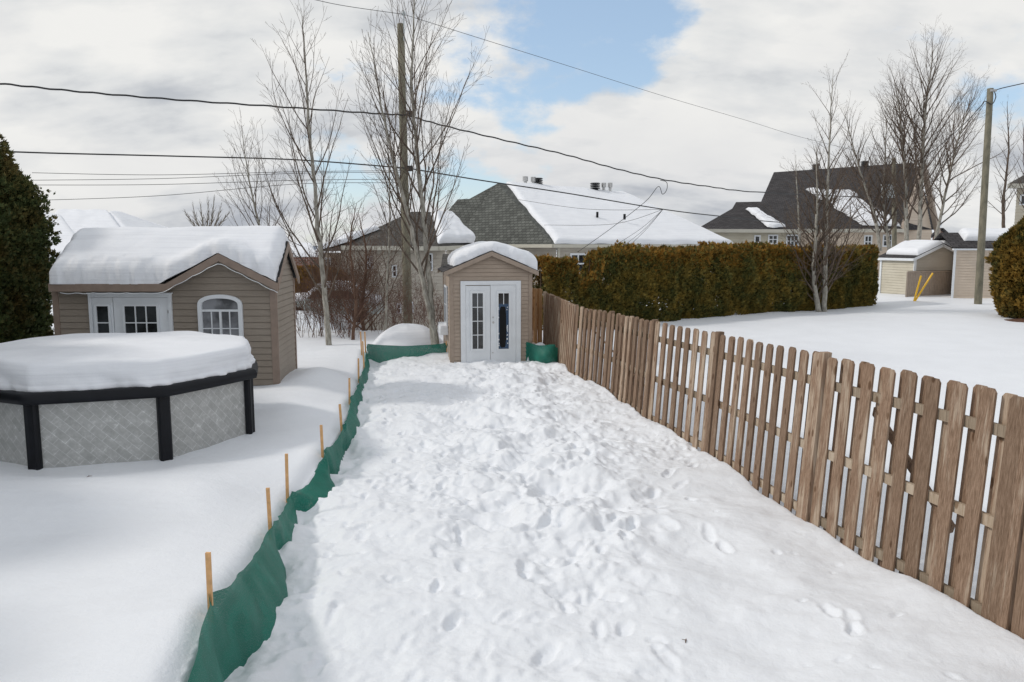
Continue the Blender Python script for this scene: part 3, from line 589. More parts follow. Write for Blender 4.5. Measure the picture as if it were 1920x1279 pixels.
for i in range(len(FP) - 1):
    A_, B_ = FP[i], FP[i + 1]; d = (B_ - A_).normalized(); n = Vector((d.y, -d.x, 0)); L = (B_ - A_).length   # n: away from path (+x)
    t0_, t1_ = tops[i], tops[i + 1]
    dense = i >= 6
    npk = int(round(L / .27)) if not dense else int(L / .2)
    for k in range(npk):
        f_ = (k + .5) / npk; Cc = A_ + d * (L * f_); zt = t0_ + (t1_ - t0_) * f_ + rp_.uniform(-.012, .012)
        zb = min(gz(Cc.x - .1, Cc.y), gz(Cc.x + .15, Cc.y)) - .05
        if abs(f_ * L) > .06 and abs((1 - f_) * L) > .06: picks.append((Cc.y, Cc - n * .035, d, n, .14, zb, zt, LEAN * (1 if i > 0 else .7), rp_.uniform(-.006, .006)))
        C2 = Cc + d * (L / npk / 2 + (.008 if not dense else 0))
        if k < npk - 1: picks.append((C2.y, C2 + n * .04, d, n, .14, zb, zt - .01, LEAN * (1 if i > 0 else .7), rp_.uniform(-.006, .006)))
    for zr in (.14, .84, 1.54):
        mb = MB(); sc_r = (t0_ / 1.84, t1_ / 1.84); lx = LEAN
        a = A_ + d * .04 + n * lx * zr; b_ = B_ - d * .04 + n * lx * zr; mb.beam((a.x + n.x * .012, a.y + n.y * .012, zr * sc_r[0]), (b_.x + n.x * .012, b_.y + n.y * .012, zr * sc_r[1]), .038, .09); vobj(mb, 'rail', 'rail_wood', fen, A_)
    mb = MB(); board(mb, A_ - n * .06, d, n, .088, .085, gz(A_.x - .1, A_.y) - .3, t0_ + .03, LEAN, .004); vobj(mb, 'post', 'picket_wood', fen, A_)
    if i in (1, 5):
        mb = MB(); a = A_ + d * (.7 if i == 1 else .1) + n * .1; b_ = A_ + d * (1.75 if i == 1 else 2.1) + n * .1
        if i == 1: mb.beam((a.x + .03, a.y, .62), (b_.x + .06, b_.y, 1.4), .03, .12, (0, 1, 0)); vobj(mb, 'brace', 'picket_wood', fen, A_)
        else:
            a = FP[4] + d * .4 + n * .12; b_ = FP[6] - d * .1 + n * .12
            mb.beam((a.x + .06, a.y, .5), (b_.x + .1, b_.y, 1.35), .03, .12, (0, 1, 0)); vobj(mb, 'brace', 'picket_wood', fen, A_)
A_ = FP[-1]; mb = MB(); board(mb, A_, Vector((0, 1, 0)), Vector((1, 0, 0)), .1, .09, -.2, 1.72, 0, .004); vobj(mb, 'post', 'picket_wood', fen, A_)
picks.sort(key=lambda t: t[0]); rest = MB()
for i, (_, C, d, n, w, zb, zt, ln, rl) in enumerate(picks):
    if i < 100: mb = MB(); board(mb, C, d, n, w, .02, zb, zt, ln, .03, rl); vobj(mb, 'picket', 'picket_wood', fen, C)
    else: board(rest, C, d, n, w, .02, zb, zt, ln, .03, rl)
o = rest.build('pickets', 'picket_wood', fen); o['kind'] = 'stuff'
# back return of fence in yellower wood, sunlight painted into its colour
A_ = FP[-1].copy(); B_ = Vector((A_.x - .75, A_.y + 1.2, 0)); d = (B_ - A_).normalized(); n = Vector((d.y, -d.x, 0)); L = (B_ - A_).length
bf = empty('board_fence', (A_.x, A_.y, 0), 'short yellowish board fence run behind the tan shed corner', 'fence'); mb = MB(); k = 0
while k * .115 < L:
    C = A_ + d * (k * .115 + .09); board(mb, C - n * (.0 if k % 2 else .03), d, n, .125, .02, .0, 1.78 + .02 * rp_.random(), 0, .02); k += 1
mb.build('board', 'sunlit_wood', bf); mb = MB(); mb.beam(A_ + n * .05 + Vector((0, 0, 1.3)), B_ + n * .05 + Vector((0, 0, 1.3)), .04, .09); mb.build('rail', 'rail_wood', bf)
# ------------------------------------------------------------------ green net barrier
ns = empty('net_barrier', NET[3], 'low green shade net barrier on wooden stakes bordering the left of the path', 'barrier')
ST = []
for (tp, nt_p), bp in zip(STK, NET):
    bt = Vector((bp.x, bp.y, 0)); T = W(tp[0], tp[1], bt.y); Nn = W(nt_p[0], nt_p[1], bt.y); ST.append((bt, Nn, T))
for bt, Nn, T in ST:
    mb = MB(); mb.beam((Nn.x - .015 + (Nn.x - T.x) * .5, Nn.y + .01, -.05), (T.x, T.y, T.z), .032, .02, (0, 1, 0)); mb.build('stake', 'stake_wood', ns)
for (px, t0_, b0_) in ((676, 622, 690), (680, 640, 700)):
    a = W(px, t0_, 18.6 if px == 676 else 17.2); mb = MB(); mb.beam((a.x + .02, a.y, .1), a, .03, .02, (0, 1, 0)); mb.build('stake', 'stake_wood', ns)
path = [(Vector((ST[0][0].x + .55, 2.2, 0)), Vector((ST[0][1].x + .5, 2.2, .45)))] + [(b_, n_) for b_, n_, t_ in ST]
rows = []; nrow = 14
for i in range(len(path) - 1):
    (b0v, n0v), (b1v, n1v) = path[i], path[i + 1]; K = 26
    for k in range(K + (1 if i == len(path) - 2 else 0)):
        t = k / K; sag = math.sin(math.pi * t) ** .8; bot = b0v.lerp(b1v, t); top = n0v.lerp(n1v, t)
        L_ = (b1v - b0v).length; top.z -= sag * .04 * L_; bow = sag * (.1, .12, .05, .16, .06, .1, .05, .05, .05)[i] * min(L_, 2)
        if i == 3: top.z -= sag * .12; bow += sag * .1
        if i == 4: top.z -= sag * .05
        row = []
        for j in range(nrow):
            q = j / (nrow - 1); p = bot.lerp(Vector((top.x, top.y, top.z)), q); fold = .02 * vn(np.array([t * 15 + i * 3]), np.array([q * 2. + t * 6]), 6)[0] + .03 * math.sin(t * 23 + q * 3 + i) * math.exp(-min(t, 1 - t) * 8) + .014 * math.sin(t * 60 + q * 9 + i) * math.exp(-min(t, 1 - t) * 14) * (1 - q) + .028 * vn(np.array([t * 9 + i]), np.array([q * 3.]), 4)[0]
            x_ = p.x + .03 + bow * (1 - q) ** .7 * .9 + fold; z_ = p.z
            if j == 0: z_ = gz(x_, p.y) - .04
            row.append((x_, p.y + .02 * math.sin(q * 5 + i), max(z_, gz(x_, p.y) - .05) if j == 0 else z_))
        rows.append(row)
mb = MB(); mb.grid(np.array(rows)); mb.build('netting', 'green_net', ns, smooth=True)
# back run up to the shed
bA = W(688, 645, BACKY); bB = W(838, 643, 19.6); rows = []
for k in range(61):
    t = k / 60; x = bA.x + (bB.x - bA.x) * t; y = bA.y + (bB.y - bA.y) * t; zt = bA.z + (bB.z - bA.z) * t - .06 * math.sin(math.pi * t); row = []
    for j in range(10):
        q = j / 9; zb = gz(x, y - .12) - .03
        row.append((x + .02 * math.sin(q * 7 + t * 9), y - .10 * (1 - q) * math.sin(math.pi * min(1, t * 1.2)) + .03 * math.sin(t * 17 + q * 2.5), zb + (zt - zb) * q + (.03 * math.sin(t * 14) * math.sin(q * 3.1))))
    rows.append(row)
mb = MB(); mb.grid(np.array(rows)); o = mb.build('netting', 'green_net', ns, smooth=True)
s_ = MB(); q = bB; s_.beam((q.x, q.y, -.1), (q.x - .02, q.y, q.z + .05), .03, .03, (0, 1, 0)); s_.build('stake', 'stake_wood', ns)
# second: net wrap right of shed
n0 = W(972, 640, 19.1); n1 = W(1046, 645, 18.5); nb = empty('net_wrap', (n0.x + .4, 18.9, 0), 'short green net wrapped over a snow heap between the shed doors and the picket fence', 'barrier'); rows = []
for k in range(41):
    t = k / 40; x = n0.x + (n1.x - n0.x) * t; y = n0.y + (n1.y - n0.y) * t; bulge = math.sin(math.pi * max(0, (t - .25) / .75)) if t > .25 else 0; row = []
    zt = n0.z - .02 + .02 * math.sin(t * 9) - .07 * (t > .93) ; zb = gz(x, y - .2) - .05
    for j in range(14): q = j / 13; row.append((x, y - .42 * bulge * math.sin(math.pi * (.22 + .5 * (1 - q))) + (.1 * q * q * bulge), zb + (zt - zb) * q))
    rows.append(row)
mb = MB(); mb.grid(np.array(rows)); mb.build('netting', 'green_net', nb, smooth=True)
mb = MB(); mb.beam((n0.x, n0.y + .02, -.1), (n0.x, n0.y + .02, n0.z - .02), .03, .03, (0, 1, 0)); mb.build('stake', 'stake_wood', nb)
def mound(name, C, rx, ry_, h, label, cat='snow mound', seed=3):
    mb = MB(); rows = []
    for i in range(15):
        f_ = i / 14; row = []
        for j in range(49):
            a = 2 * math.pi * j / 48; nz = 1 + .12 * fbm(np.array([math.cos(a) * 1.5 + f_]), np.array([math.sin(a) * 1.5]), 3, seed)[0]
            z = C.z + h * (1 - f_ ** 2.4) ** .9 * nz - (.1 if i == 14 else 0); row.append((C.x + rx * f_ * math.cos(a) * nz, C.y + ry_ * f_ * math.sin(a) * nz, z))
        rows.append(row)
    mb.grid(np.array(rows)); o = mb.build(name, 'roof_snow', origin=C, smooth=True); tag(o, label, cat); return o
mc = W(762, 640, 21.4); mc.z = .15; mound('snow_mound', mc, 1.05, .9, .62, 'rounded snow mound behind the green net left of the small shed')
mc = W(1012, 650, 19.0); mc.z = .0; mound('snow_heap', mc, .36, .17, .54, 'small snow heap held by the green net right of the shed', 'snow heap', 5)
# ------------------------------------------------------------------ evergreen foliage
def sprays(P_, Nrm, size, rng, upb=.7, droop=0., width=.3):
    n = len(P_); d = Nrm * .8 + rng.normal(0, .55, (n, 3)); d[:, 2] += upb; d /= np.linalg.norm(d, axis=1)[:, None]
    s = np.cross(d, rng.normal(0, 1, (n, 3))); s /= np.linalg.norm(s, axis=1)[:, None]; L = size * rng.uniform(.6, 1.35, (n, 1)); V = []
    for k in (-1, 0, 1):
        dd = d + s * k * .55; dd /= np.linalg.norm(dd, axis=1)[:, None]; w_ = np.cross(dd, np.cross(d, s)); w_ /= np.linalg.norm(w_, axis=1)[:, None]
        L2 = L * (1 if k == 0 else .75); ww = w_ * L * width * .5
        V.append(np.stack([P_, P_ + dd * L2 * .5 + ww, P_ + dd * L2, P_ + dd * L2 * .5 - ww], 1))
    V = np.concatenate(V, 1).reshape(-1, 3); f_ = np.arange(len(V)).reshape(-1, 4); return V, f_
def thuja(name, C, H, Rm, nsp, size, label, cat, mat, seed, pr=None, group=None, trunk=True, lump=.35, ry_=1.):
    rng = np.random.default_rng(seed); t = empty(name, C, label, cat, group)
    pr = pr or (lambda q: np.clip(1.0 - np.abs(q - .35) ** 2.2 * 2.2, .05, 1) * np.clip((1 - q) * 6, 0, 1) ** .45)
    q = rng.random(nsp) ** .95; a = rng.uniform(0, 2 * math.pi, nsp); rb = Rm * pr(q); lum = 1 + lump * fbm(np.cos(a) * 1.6 + q * 0 + seed, np.sin(a) * 1.6 + q * H * .9, 4, seed % 7)
    dep = 1 - .5 * rng.random(nsp) ** 1.4 + .05 * np.maximum(0, rng.normal(0, 1, nsp)) * (rng.random(nsp) < .25) + .24 * fbm(a * 7 + seed, q * H * 3, 3, 4); r_ = rb * lum * dep + .02
    P_ = np.stack([C[0] + r_ * np.cos(a), C[1] + r_ * np.sin(a) * ry_, C[2] + q * H], 1); Nn = np.stack([np.cos(a), np.sin(a), np.full(nsp, .15)], 1)
    V, f_ = sprays(P_, Nn, size, rng); npmesh('foliage', V, f_, mat, t)
    mb = MB(); mb.tube([(C[0], C[1], C[2] - .3), (C[0], C[1], C[2] + H * .85)], [Rm * .07 + .03, .02], 7); mb.build('trunk', 'thuja_bark', t, smooth=True)
    # inner limbs fill the dark core
    core = MB()
    for i in range(60):
        qq = rng.random() * .85; aa = rng.random() * 6.28; rr = Rm * float(pr(np.array([qq]))[0]) * .75
        core.tube([(C[0], C[1], C[2] + qq * H - .2), (C[0] + math.cos(aa) * rr, C[1] + math.sin(aa) * rr * ry_, C[2] + qq * H + .2)], [.02, .008], 3, False)
    core.build('limbs', 'thuja_bark', t)
    return t
t1 = thuja('thuja', (-11.15, 15.2, .2), 5.55, 1.75, 150000, .095, 'tall dense dark thuja left of the playhouse', 'evergreen', 'thuja_green', 3, pr=lambda q: np.clip(1 - .12 * (1 - q), 0, 1) * np.clip((1.0 - q) * 2.6, 0, 1) ** .6, lump=.5)
def clone(root, loc, label, group=None, rz=0., s=(1, 1, 1)):
    c = root.copy(); col.objects.link(c); c.location = loc; c.rotation_euler = (0, 0, rz); c.scale = s; c['label'] = label
    if group: c['group'] = group
    def rec(o, p):
        for ch in list(o.children):
            k = ch.copy(); col.objects.link(k); k.parent = p; rec(ch, k)
    rec(root, c); return c
clone(t1, (-12.3, 17.6, .2), 'tall thuja standing behind the dark thuja at the left edge', rz=1.2, s=(.9, .9, .93))
for i, (x_, y_) in enumerate(((-11.3, 12.2), (-11.1, 9.6), (-10.9, 7.0), (-10.7, 4.3), (-10.6, 1.6))):
    clone(t1, (x_, y_, .2), 'thuja of the row left of the frame beside the pool', 'thujas continuing beside the pool', rz=i * 1.7 + .5, s=(1, 1, 1.06 + .05 * (i % 2)))
# clipped cedar hedge
hA = W(1000, 560, 25.6); hB = W(1612, 560, 34.2); rng = np.random.default_rng(9); hC = Vector(((hA.x + hB.x) / 2, (hA.y + hB.y) / 2, .2))
hd = empty('cedar_hedge', hC, 'long clipped bronze green cedar hedge across the neighbouring yard', 'hedge')
D = hB - hA; D.z = 0; LH = D.length; D.normalize(); Nh = Vector((D.y, -D.x, 0)); nsp = 190000
s_ = rng.random(nsp) * LH; zq = rng.random(nsp); hz = 2.4 + .16 * fbm(s_ * 1.1, s_ * 0, 4, 2) + (.12 + .5 * np.maximum(0, fbm(s_ * 3.1, s_ * 0, 2, 7))) * rng.random(nsp) ** 2.5; hz = hz - .75 * ss(1.25, 1.5, s_) * ss(2.6, 2.25, s_) - .12 * ss(3, 1, s_); topm = rng.random(nsp) < .2; endm = rng.random(nsp) < .05
wd = .75 + .42 * fbm(s_ * 1.5, zq * 1.6, 4, 3); side = np.where(rng.random(nsp) < .8, 1, -1) * (1 - .35 * rng.random(nsp) ** 2); off = wd * side; off = np.where(topm, rng.uniform(-.7, .7, nsp), off); zq = np.where(topm, 1 - .03 * rng.random(nsp), zq)
s_ = np.where(endm & ~topm, LH + .15 * rng.random(nsp), s_); off = np.where(endm, rng.uniform(-.7, .7, nsp), off)
taper = 1 - .12 * zq; px_ = hA.x + D.x * s_ + Nh.x * off * taper; py_ = hA.y + D.y * s_ + Nh.y * off * taper
g0 = hbase(px_, py_); keep = (rng.random(nsp) < .35 + .65 * ss(-.35, .1, fbm(s_ * 1.4, zq * 4, 3, 5))) & (rng.random(nsp) < (1 - .5 * ss(3.2, 1.5, s_) * ss(-.1, .15, fbm(s_ * 3.2, zq * .9, 3, 8))))
P_ = np.stack([px_, py_, g0 - .02 + zq * hz], 1)[keep]; Nn = np.tile(np.array([Nh.x, Nh.y, .1]), (keep.sum(), 1)) * np.sign(off[keep])[:, None]; Nn[topm[keep]] = (0, 0, 1.2)
zq2 = zq[keep]; isb = rng.random(len(zq2)) < ss(.55, 1.05, zq2 + .25 * fbm(s_[keep] * .6, zq2 * 2, 3, 1)) * .75
V, f_ = sprays(P_[~isb], Nn[~isb], .135, rng); npmesh('foliage', V, f_, 'hedge_green', hd); V, f_ = sprays(P_[isb], Nn[isb], .13, rng); npmesh('bronzed_tips', V, f_, 'bronze_green', hd)
mb = MB()
for i in range(int(LH / .6)):
    c = hA + D * (i * .6 + .3); z_ = gz(c.x, c.y); mb.tube([(c.x, c.y, z_ - .2), (c.x + rng.normal(0, .1), c.y, z_ + 2.3)], [.05, .015], 5)
mb.build('stems', 'thuja_bark', hd)
# right rounded thuja
tb = W(1925, 590, 28.5); tt = W(1925, 393, 28.5); thuja('thuja', (tb.x + .1, 28.5, .33), tt.z - .33, 1.22, 36000, .15, 'rounded bronze green thuja at the right edge of the yard', 'evergreen', 'gold_green', 41, pr=lambda q: (np.clip(1 - np.abs(q - .4) ** 2.4 * 2.6, .05, 1)) * np.clip((1 - q) * 3, 0, 1) ** .5, lump=.2)
mc = W(1915, 590, 27.6); mc.z = gz(mc.x, 27.6) - .02
mb = MB(); mb.grid(np.array([[(mc.x + 1.0 * f_ * math.cos(a), 27.6 + .7 * f_ * math.sin(a), mc.z + .1 * (1 - f_)) for a in np.linspace(0, 2 * math.pi, 25)] for f_ in np.linspace(0, 1, 5)])); tag(mb.build('mulch', 'mulch', origin=mc), 'bare reddish mulch showing under the rounded thuja', 'mulch', kind='stuff')
# small hedge left-back, bronze
tp = W(585, 507, 36.3); hz_ = gz(tp.x, 36.3)
thuja('cedar', (tp.x, 36.3, hz_), tp.z - hz_ + .1, 1.35, 12000, .18, 'bronze cedar bush behind the right wall of the playhouse', 'cedar', 'bronze_green', 51, lambda q: np.clip((1 - q) * 5, 0, 1) ** .4, lump=.3)
# ------------------------------------------------------------------ bare trees
def branch(mb, rng, p, d, L, r, lev, maxlev, k, dens, trop, jit):
    n = max(3, int(L / (.22 if lev < 2 else .14))); n = min(n, 14); pts = [p.copy()]; rads = [r]; dirs = [d.copy()]; st = L / n
    for i in range(n):
        d = d + Vector((rng.normal(0, jit), rng.normal(0, jit), rng.normal(0, jit * .7) + trop)); d.normalize(); p = p + d * st; pts.append(p.copy()); rads.append(max(.003, r * (1 - (i + 1) / n * .88))); dirs.append(d.copy())
    mb.tube(pts, rads, k if lev == 1 else 3, False)
    if lev >= maxlev: return
    nc = max(1, int(L * dens[lev]))
    for c in range(nc):
        t = .15 + .83 * (c + rng.random() * .9) / nc; i = min(n - 1, int(t * n)); q = pts[i].lerp(pts[i + 1], t * n - i); base = dirs[i]
        az = rng.random() * 6.283; perp = base.orthogonal().normalized(); perp2 = base.cross(perp); out = perp * math.cos(az) + perp2 * math.sin(az); spread = rng.uniform(.45, .85)
        nd = (base * math.cos(spread) + out * math.sin(spread)).normalized()
        branch(mb, rng, q, nd, L * (1 - t * .6) * rng.uniform(.32, .55), rads[i] * .5, lev + 1, maxlev, 3, dens, trop * 1.2, jit * 1.2)
def tree(name, stems, r0, label, seed, nprim=26, start=.22, spread=.75, lenf=.44, dens=(0, 3.1, 4.8, 5), maxlev=3, group=None, tm='aspen_bark', cm='twig_bark', trop=.03, twr=1., jit=.07, cat='tree'):
    rng = np.random.default_rng(seed); b0 = stems[0][0]; t = empty(name, (b0.x, b0.y, b0.z), label, cat, group); mc_ = MB()
    for pts in stems:
        mt = MB(); sm = []
        for i in range(len(pts) - 1):
            for k in range(6):
                p = pts[i].lerp(pts[i + 1], k / 6); sm.append(p)
        sm.append(pts[-1]); 
        for _ in range(3): sm = [sm[0]] + [(sm[i - 1] + sm[i] * 2 + sm[i + 1]) / 4 for i in range(1, len(sm) - 1)] + [sm[-1]]
        sm = [p + Vector((rng.normal(0, .012), rng.normal(0, .012), 0)) for p in sm]; n = len(sm) - 1; H = (sm[-1] - sm[0]).length
        rad = lambda f_: max(.006, r0 * (1 - f_) ** .85 + .006); mt.tube(sm, [rad(i / n) for i in range(n + 1)], 8); mt.build('trunk', tm, t, smooth=True)
        for c in range(nprim):
            f_ = start + (1 - start) * ((c + rng.random() * .8) / nprim) * .97; i = min(n - 1, int(f_ * n)); p = sm[i].lerp(sm[i + 1], f_ * n - i); ax = (sm[i + 1] - sm[i]).normalized()
            az = c * 2.4 + rng.random(); sp = spread * rng.uniform(.65, 1.15) * (1 - .35 * f_); o_ = Vector((math.cos(az), math.sin(az), 0)); d = (ax * math.cos(sp) + o_ * math.sin(sp)).normalized()
            L = H * lenf * (1 - .72 * (f_ - start) / (1 - start)) * rng.uniform(.75, 1.15); branch(mc_, rng, p, d, L, min(rad(f_) * .42, .03) * twr, 1, maxlev, 4, dens, trop, jit)
    mc_.build('crown', cm, t); return t
def stem(Yd, *pp): return [W(x, y, Yd) for x, y in pp]
tA = tree('bare_aspen', [stem(20.8, (617, 655), (610, 560), (597, 430), (582, 270), (574, 150), (567, 30))], .078, 'bare grey aspen with one leaning trunk just right of the playhouse', 1, 30, .16, .72, .44, trop=.075)
tree('bare_aspen', [stem(20.2, (822, 660), (800, 560), (776, 450), (745, 330), (715, 200), (690, 60)), stem(20.25, (815, 660), (806, 540), (793, 400), (782, 280), (770, 170), (775, 60), (780, -90))], .078, 'bare twin-trunk aspen beside the utility pole left of the small shed', 2, 30, .25, .7, .42, trop=.07)
tree('bare_aspen', [stem(24, (512, 640), (500, 470), (470, 360), (452, 235))], .05, 'thin bare aspen rising behind the snowy playhouse roof', 4, 24, .2, .7, .42, trop=.07)
tree('bare_sapling', [stem(22.5, (721, 650), (726, 520), (733, 380), (722, 210))], .035, 'slender bare sapling between the twin-trunk aspen and the brown thicket', 6, 22, .2, .7, .3)
tree('bare_sapling', [stem(22, (662, 655), (668, 560), (655, 460), (668, 380))], .05, 'crooked bare sapling rising out of the brown thicket', 8, 18, .1, .8, .4, tm='shrub_bark', cm='shrub_bark')
tree('bare_maple', [stem(24.5, (690, 655), (676, 590), (690, 480), (672, 400))], .07, 'dark trunked small tree in the middle of the brown thicket', 12, 26, .15, 1.0, .5, tm='shrub_bark', cm='shrub_bark', trop=.02)
tree('bare_tree', [stem(58 + k * .2, (388, 452), ((388 + x_) / 2 + (x_ - 388) * .2, 415), (x_, y_)) for k, (x_, y_) in enumerate(((345, 395), (360, 380), (375, 376), (390, 368), (402, 364), (416, 380), (430, 398)))], .07, 'distant bare treetop over the playhouse roof', 14, 16, .25, .45, .3, (0, 2.5, 3), 2, twr=1.6)
# shrubs
def shrub(name, C, H, n, label, seed, mat='shrub_bark', sp=.75, group=None, dens=(0, 5, 6)):
    rng = np.random.default_rng(seed); t = empty(name, C, label, 'shrub', group); mb = MB(); C = Vector(C)
    for i in range(n):
        a = rng.random() * 6.283; d = Vector((math.cos(a) * sp * rng.random(), math.sin(a) * sp * rng.random(), 1)).normalized(); branch(mb, rng, C + Vector((rng.normal(0, .2), rng.normal(0, .2), -.05)), d, H * rng.uniform(.6, 1.05), rng.uniform(.005, .0105), 1, 3, 3, dens, .01, .07)
    mb.build('stems', mat, t); return t
SG = 'bare shrubs of the thicket behind the yards'
for i, (px, Yd, H, n, m_, lb) in enumerate((
    (585, 22.8, 2.7, 22, 'shrub_bark', 'bare brown shrub against the leaning aspen trunk beside the playhouse'), (640, 23.5, 3.2, 26, 'shrub_bark', 'tall bare brown shrub directly right of the leaning aspen'),
    (655, 22.6, 2.0, 20, 'red_twig', 'low reddish shrub at the foot of the thicket'), (705, 24.5, 3.0, 24, 'shrub_bark', 'bare brown shrub left of the snow mound'), (735, 23.4, 1.7, 22, 'red_twig', 'low red-twigged shrub behind the snow mound'),
    (790, 23.8, 1.6, 22, 'red_twig', 'low red-twigged shrub between the utility pole and the twin aspen'), (828, 24.2, 1.7, 20, 'red_twig', 'low red-twigged shrub beside the left wall of the small shed'), (560, 24.5, 2.4, 18, 'shrub_bark', 'bare brown shrub half hidden by the playhouse wall'),
    (618, 26.5, 3.0, 22, 'shrub_bark', 'bare shrub farther back behind the leaning aspen'), (775, 26.8, 2.6, 16, 'red_twig', 'dark red upright stems right behind the utility pole'), (680, 27.0, 3.4, 24, 'shrub_bark', 'dense bare shrub farther back in the middle of the thicket'))):
    p = W(px, 600, Yd); z_ = gz(p.x, Yd); shrub('bare_shrub', (p.x, Yd, z_), H, int(n * .95), lb, 60 + i, m_, group=SG)
# right trees
gR = 'bare trees on the right'
tree('bare_aspen', [stem(31, (1546, 590), (1548, 470), (1552, 350), (1562, 130)), stem(30.9, (1536, 590), (1524, 520), (1533, 400), (1530, 270))], .11, 'bare twin-stemmed aspen growing in front of the hedge right end', 21, 40, .08, .8, .42, (0, 3.4, 5, 4), 3, gR, twr=1.3)
tree('bare_aspen', [stem(44, (1722, 470), (1728, 330), (1735, 200), (1752, 85)), stem(44.2, (1700, 470), (1697, 300), (1680, 160))], .13, 'tallest bare aspen behind the right sheds', 22, 40, .12, .8,   .54, (0, 2.8, 4.2, 3), 3, gR, twr=1.5, trop=.045)
tree('bare_aspen', [stem(46, (1650, 470), (1640, 400), (1612, 320), (1580, 200)), stem(46.4, (1668, 470), (1655, 380), (1664, 210))], .12, 'bare forked tree before the dark steep roof', 23, 32, .12, .85, .56, (0, 2.8, 4.2, 3), 3, gR, twr=1.5, trop=.045)
tree('bare_aspen', [stem(48, (1752, 460), (1775, 350), (1800, 250), (1822, 180))], .1, 'bare tree leaning right towards the bare utility pole', 24, 34, .1, .85, .55, (0, 2.8, 4.2, 3), 3, gR, twr=1.5, trop=.045)
tree('bare_aspen', [stem(42, (1882, 440), (1880, 380), (1893, 280), (1888, 190))], .09, 'bare tree between the tall pole and the right frame edge', 25, 26, .15, .8, .3, (0, 2.8, 4.2, 3), 3, gR, tm='twig_bark')
tree('bare_aspen', [stem(50, (1500, 460), (1496, 390), (1492, 290))], .08, 'bare tree behind the hedge in front of the yellow house', 26, 26, .1, .8, .36, (0, 1.6, 2.4, 3), 3, gR)
tree('bare_aspen', [stem(43, (1925, 440), (1922, 330), (1918, 230))], .09, 'bare tree cut by the right frame edge', 27, 22, .15, .8, .35, (0, 1.6, 2.4, 3), 3, gR, tm='twig_bark')
# ------------------------------------------------------------------ utility poles and wires
def pole(px0, py0, px1, py1, Yd, r1, r0, label):
    a = W(px0, py0, Yd); b_ = W(px1, py1, Yd); t = empty('utility_pole', (b_.x, b_.y, b_.z), label, 'utility pole', 'wooden utility poles'); mb = MB(); lo = b_ + (b_ - a) * .06; mb.tube([lo, b_.lerp(a, .33), b_.lerp(a, .66), a], [r0, r0 * .67 + r1 * .33, r0 * .33 + r1 * .67, r1], 16); mb.build('shaft', 'pole_wood', t, smooth=False); return t, a, b_
p1, pa, pb = pole(751, 45, 765, 608, 27, .115, .165, 'tall brown wooden utility pole behind the twin-trunk aspen')
mb = MB(); q = W(757, 30, 26.85); mb.tube([(q.x, q.y, q.z - .8), (q.x, q.y, q.z + .05)], .02, 6); mb.tube([(q.x, q.y, q.z + .02), (q.x, q.y, q.z + .09), (q.x, q.y, q.z + .16)], [.06, .07, .03], 10); mb.build('insulator', 'transformer_grey', p1)
mb = MB()
for py in (213, 316): q = W(768, py, 26.83); mb.box(q.x - .09, q.x + .1, q.y - .06, q.y + .05, q.z - .09, q.z + .09)
mb.build('bracket', 'cable', p1)
p2, pa2, pb2 = pole(1857, 166, 1834, 564, 33.0, .12, .155, 'greenish bare wooden utility pole in front of the pink shed')
mb = MB(); q = W(1863, 170, 32.85); mb.box(q.x - .12, q.x + .12, q.y - .04, q.y + .04, q.z - .04, q.z + .05); mb.build('bracket', 'metal', p2)
p3, pa3, pb3 = pole(1676, 297, 1677, 460, 50, .12, .15, 'distant wooden utility pole carrying a grey metal box')
mb = MB(); a = W(1659, 347, 49.7); b_ = W(1676, 371, 49.7); mb.box(a.x, b_.x - .02, 49.5, 50.1, b_.z, a.z); mb.box(a.x - .05, b_.x, 49.45, 50.15, a.z, a.z + .06); mb.build('transformer', 'transformer_grey', p3)
def wire(pts, r, label, kink=0.):
    P3 = [W(*p) for p in pts]; out = []
    n = len(P3)
    for i in range(n - 1):
        p0 = P3[max(i - 1, 0)]; p1_ = P3[i]; p2_ = P3[i + 1]; p3_ = P3[min(i + 2, n - 1)]
        for k in range(14):
            t = k / 14; out.append(.5 * ((2 * p1_) + (p2_ - p0) * t + (2 * p0 - 5 * p1_ + 4 * p2_ - p3_) * t * t + (3 * p1_ - p0 - 3 * p2_ + p3_) * t ** 3))
    out.append(P3[-1]); mb = MB()
    if kink: out = [p + Vector((0, 0, kink * math.sin(i * 1.3))) for i, p in enumerate(out)]
    mb.tube(out, r, 5); o = mb.build('overhead_cable', 'cable', origin=P3[0], smooth=True); tag(o, label, 'cable', 'overhead cables'); return o
wire([(-120, 148, 21), (0, 157, 22), (150, 172, 23), (330, 187, 24), (520, 200, 25.5), (690, 212, 26.7), (763, 216, 26.8)], .027, 'upper thick overhead cable running left from the tall pole', .012)
wire([(763, 216, 26.8), (830, 235, 27.5), (950, 264, 29), (1060, 290, 30.5), (1150, 315, 32), (1240, 336, 34), (1330, 350, 36), (1432, 361, 40), (1680, 372, 50)], .027, 'upper thick overhead cable running right from the tall pole', .012)
wire([(-100, 280, 20), (90, 287, 22), (330, 293, 24), (560, 300, 26), (768, 316, 26.8)], .022, 'lower overhead cable running left from the tall pole')
wire([(768, 316, 26.8), (900, 338, 29), (1060, 362, 31), (1240, 392, 34), (1345, 405, 37), (1480, 418, 42), (1677, 425, 50)], .024, 'lower overhead cable running right from the tall pole')
wire([(560, -8, 22), (640, 10, 24), (757, 27, 26.85)], .009, 'thin top wire left of the tall pole'); wire([(757, 27, 26.85), (900, 72, 29), (1060, 122, 33), (1250, 182, 39), (1400, 226, 45), (1505, 258, 50), (1677, 300, 50)], .009, 'thin top wire crossing the sky right of the tall pole')
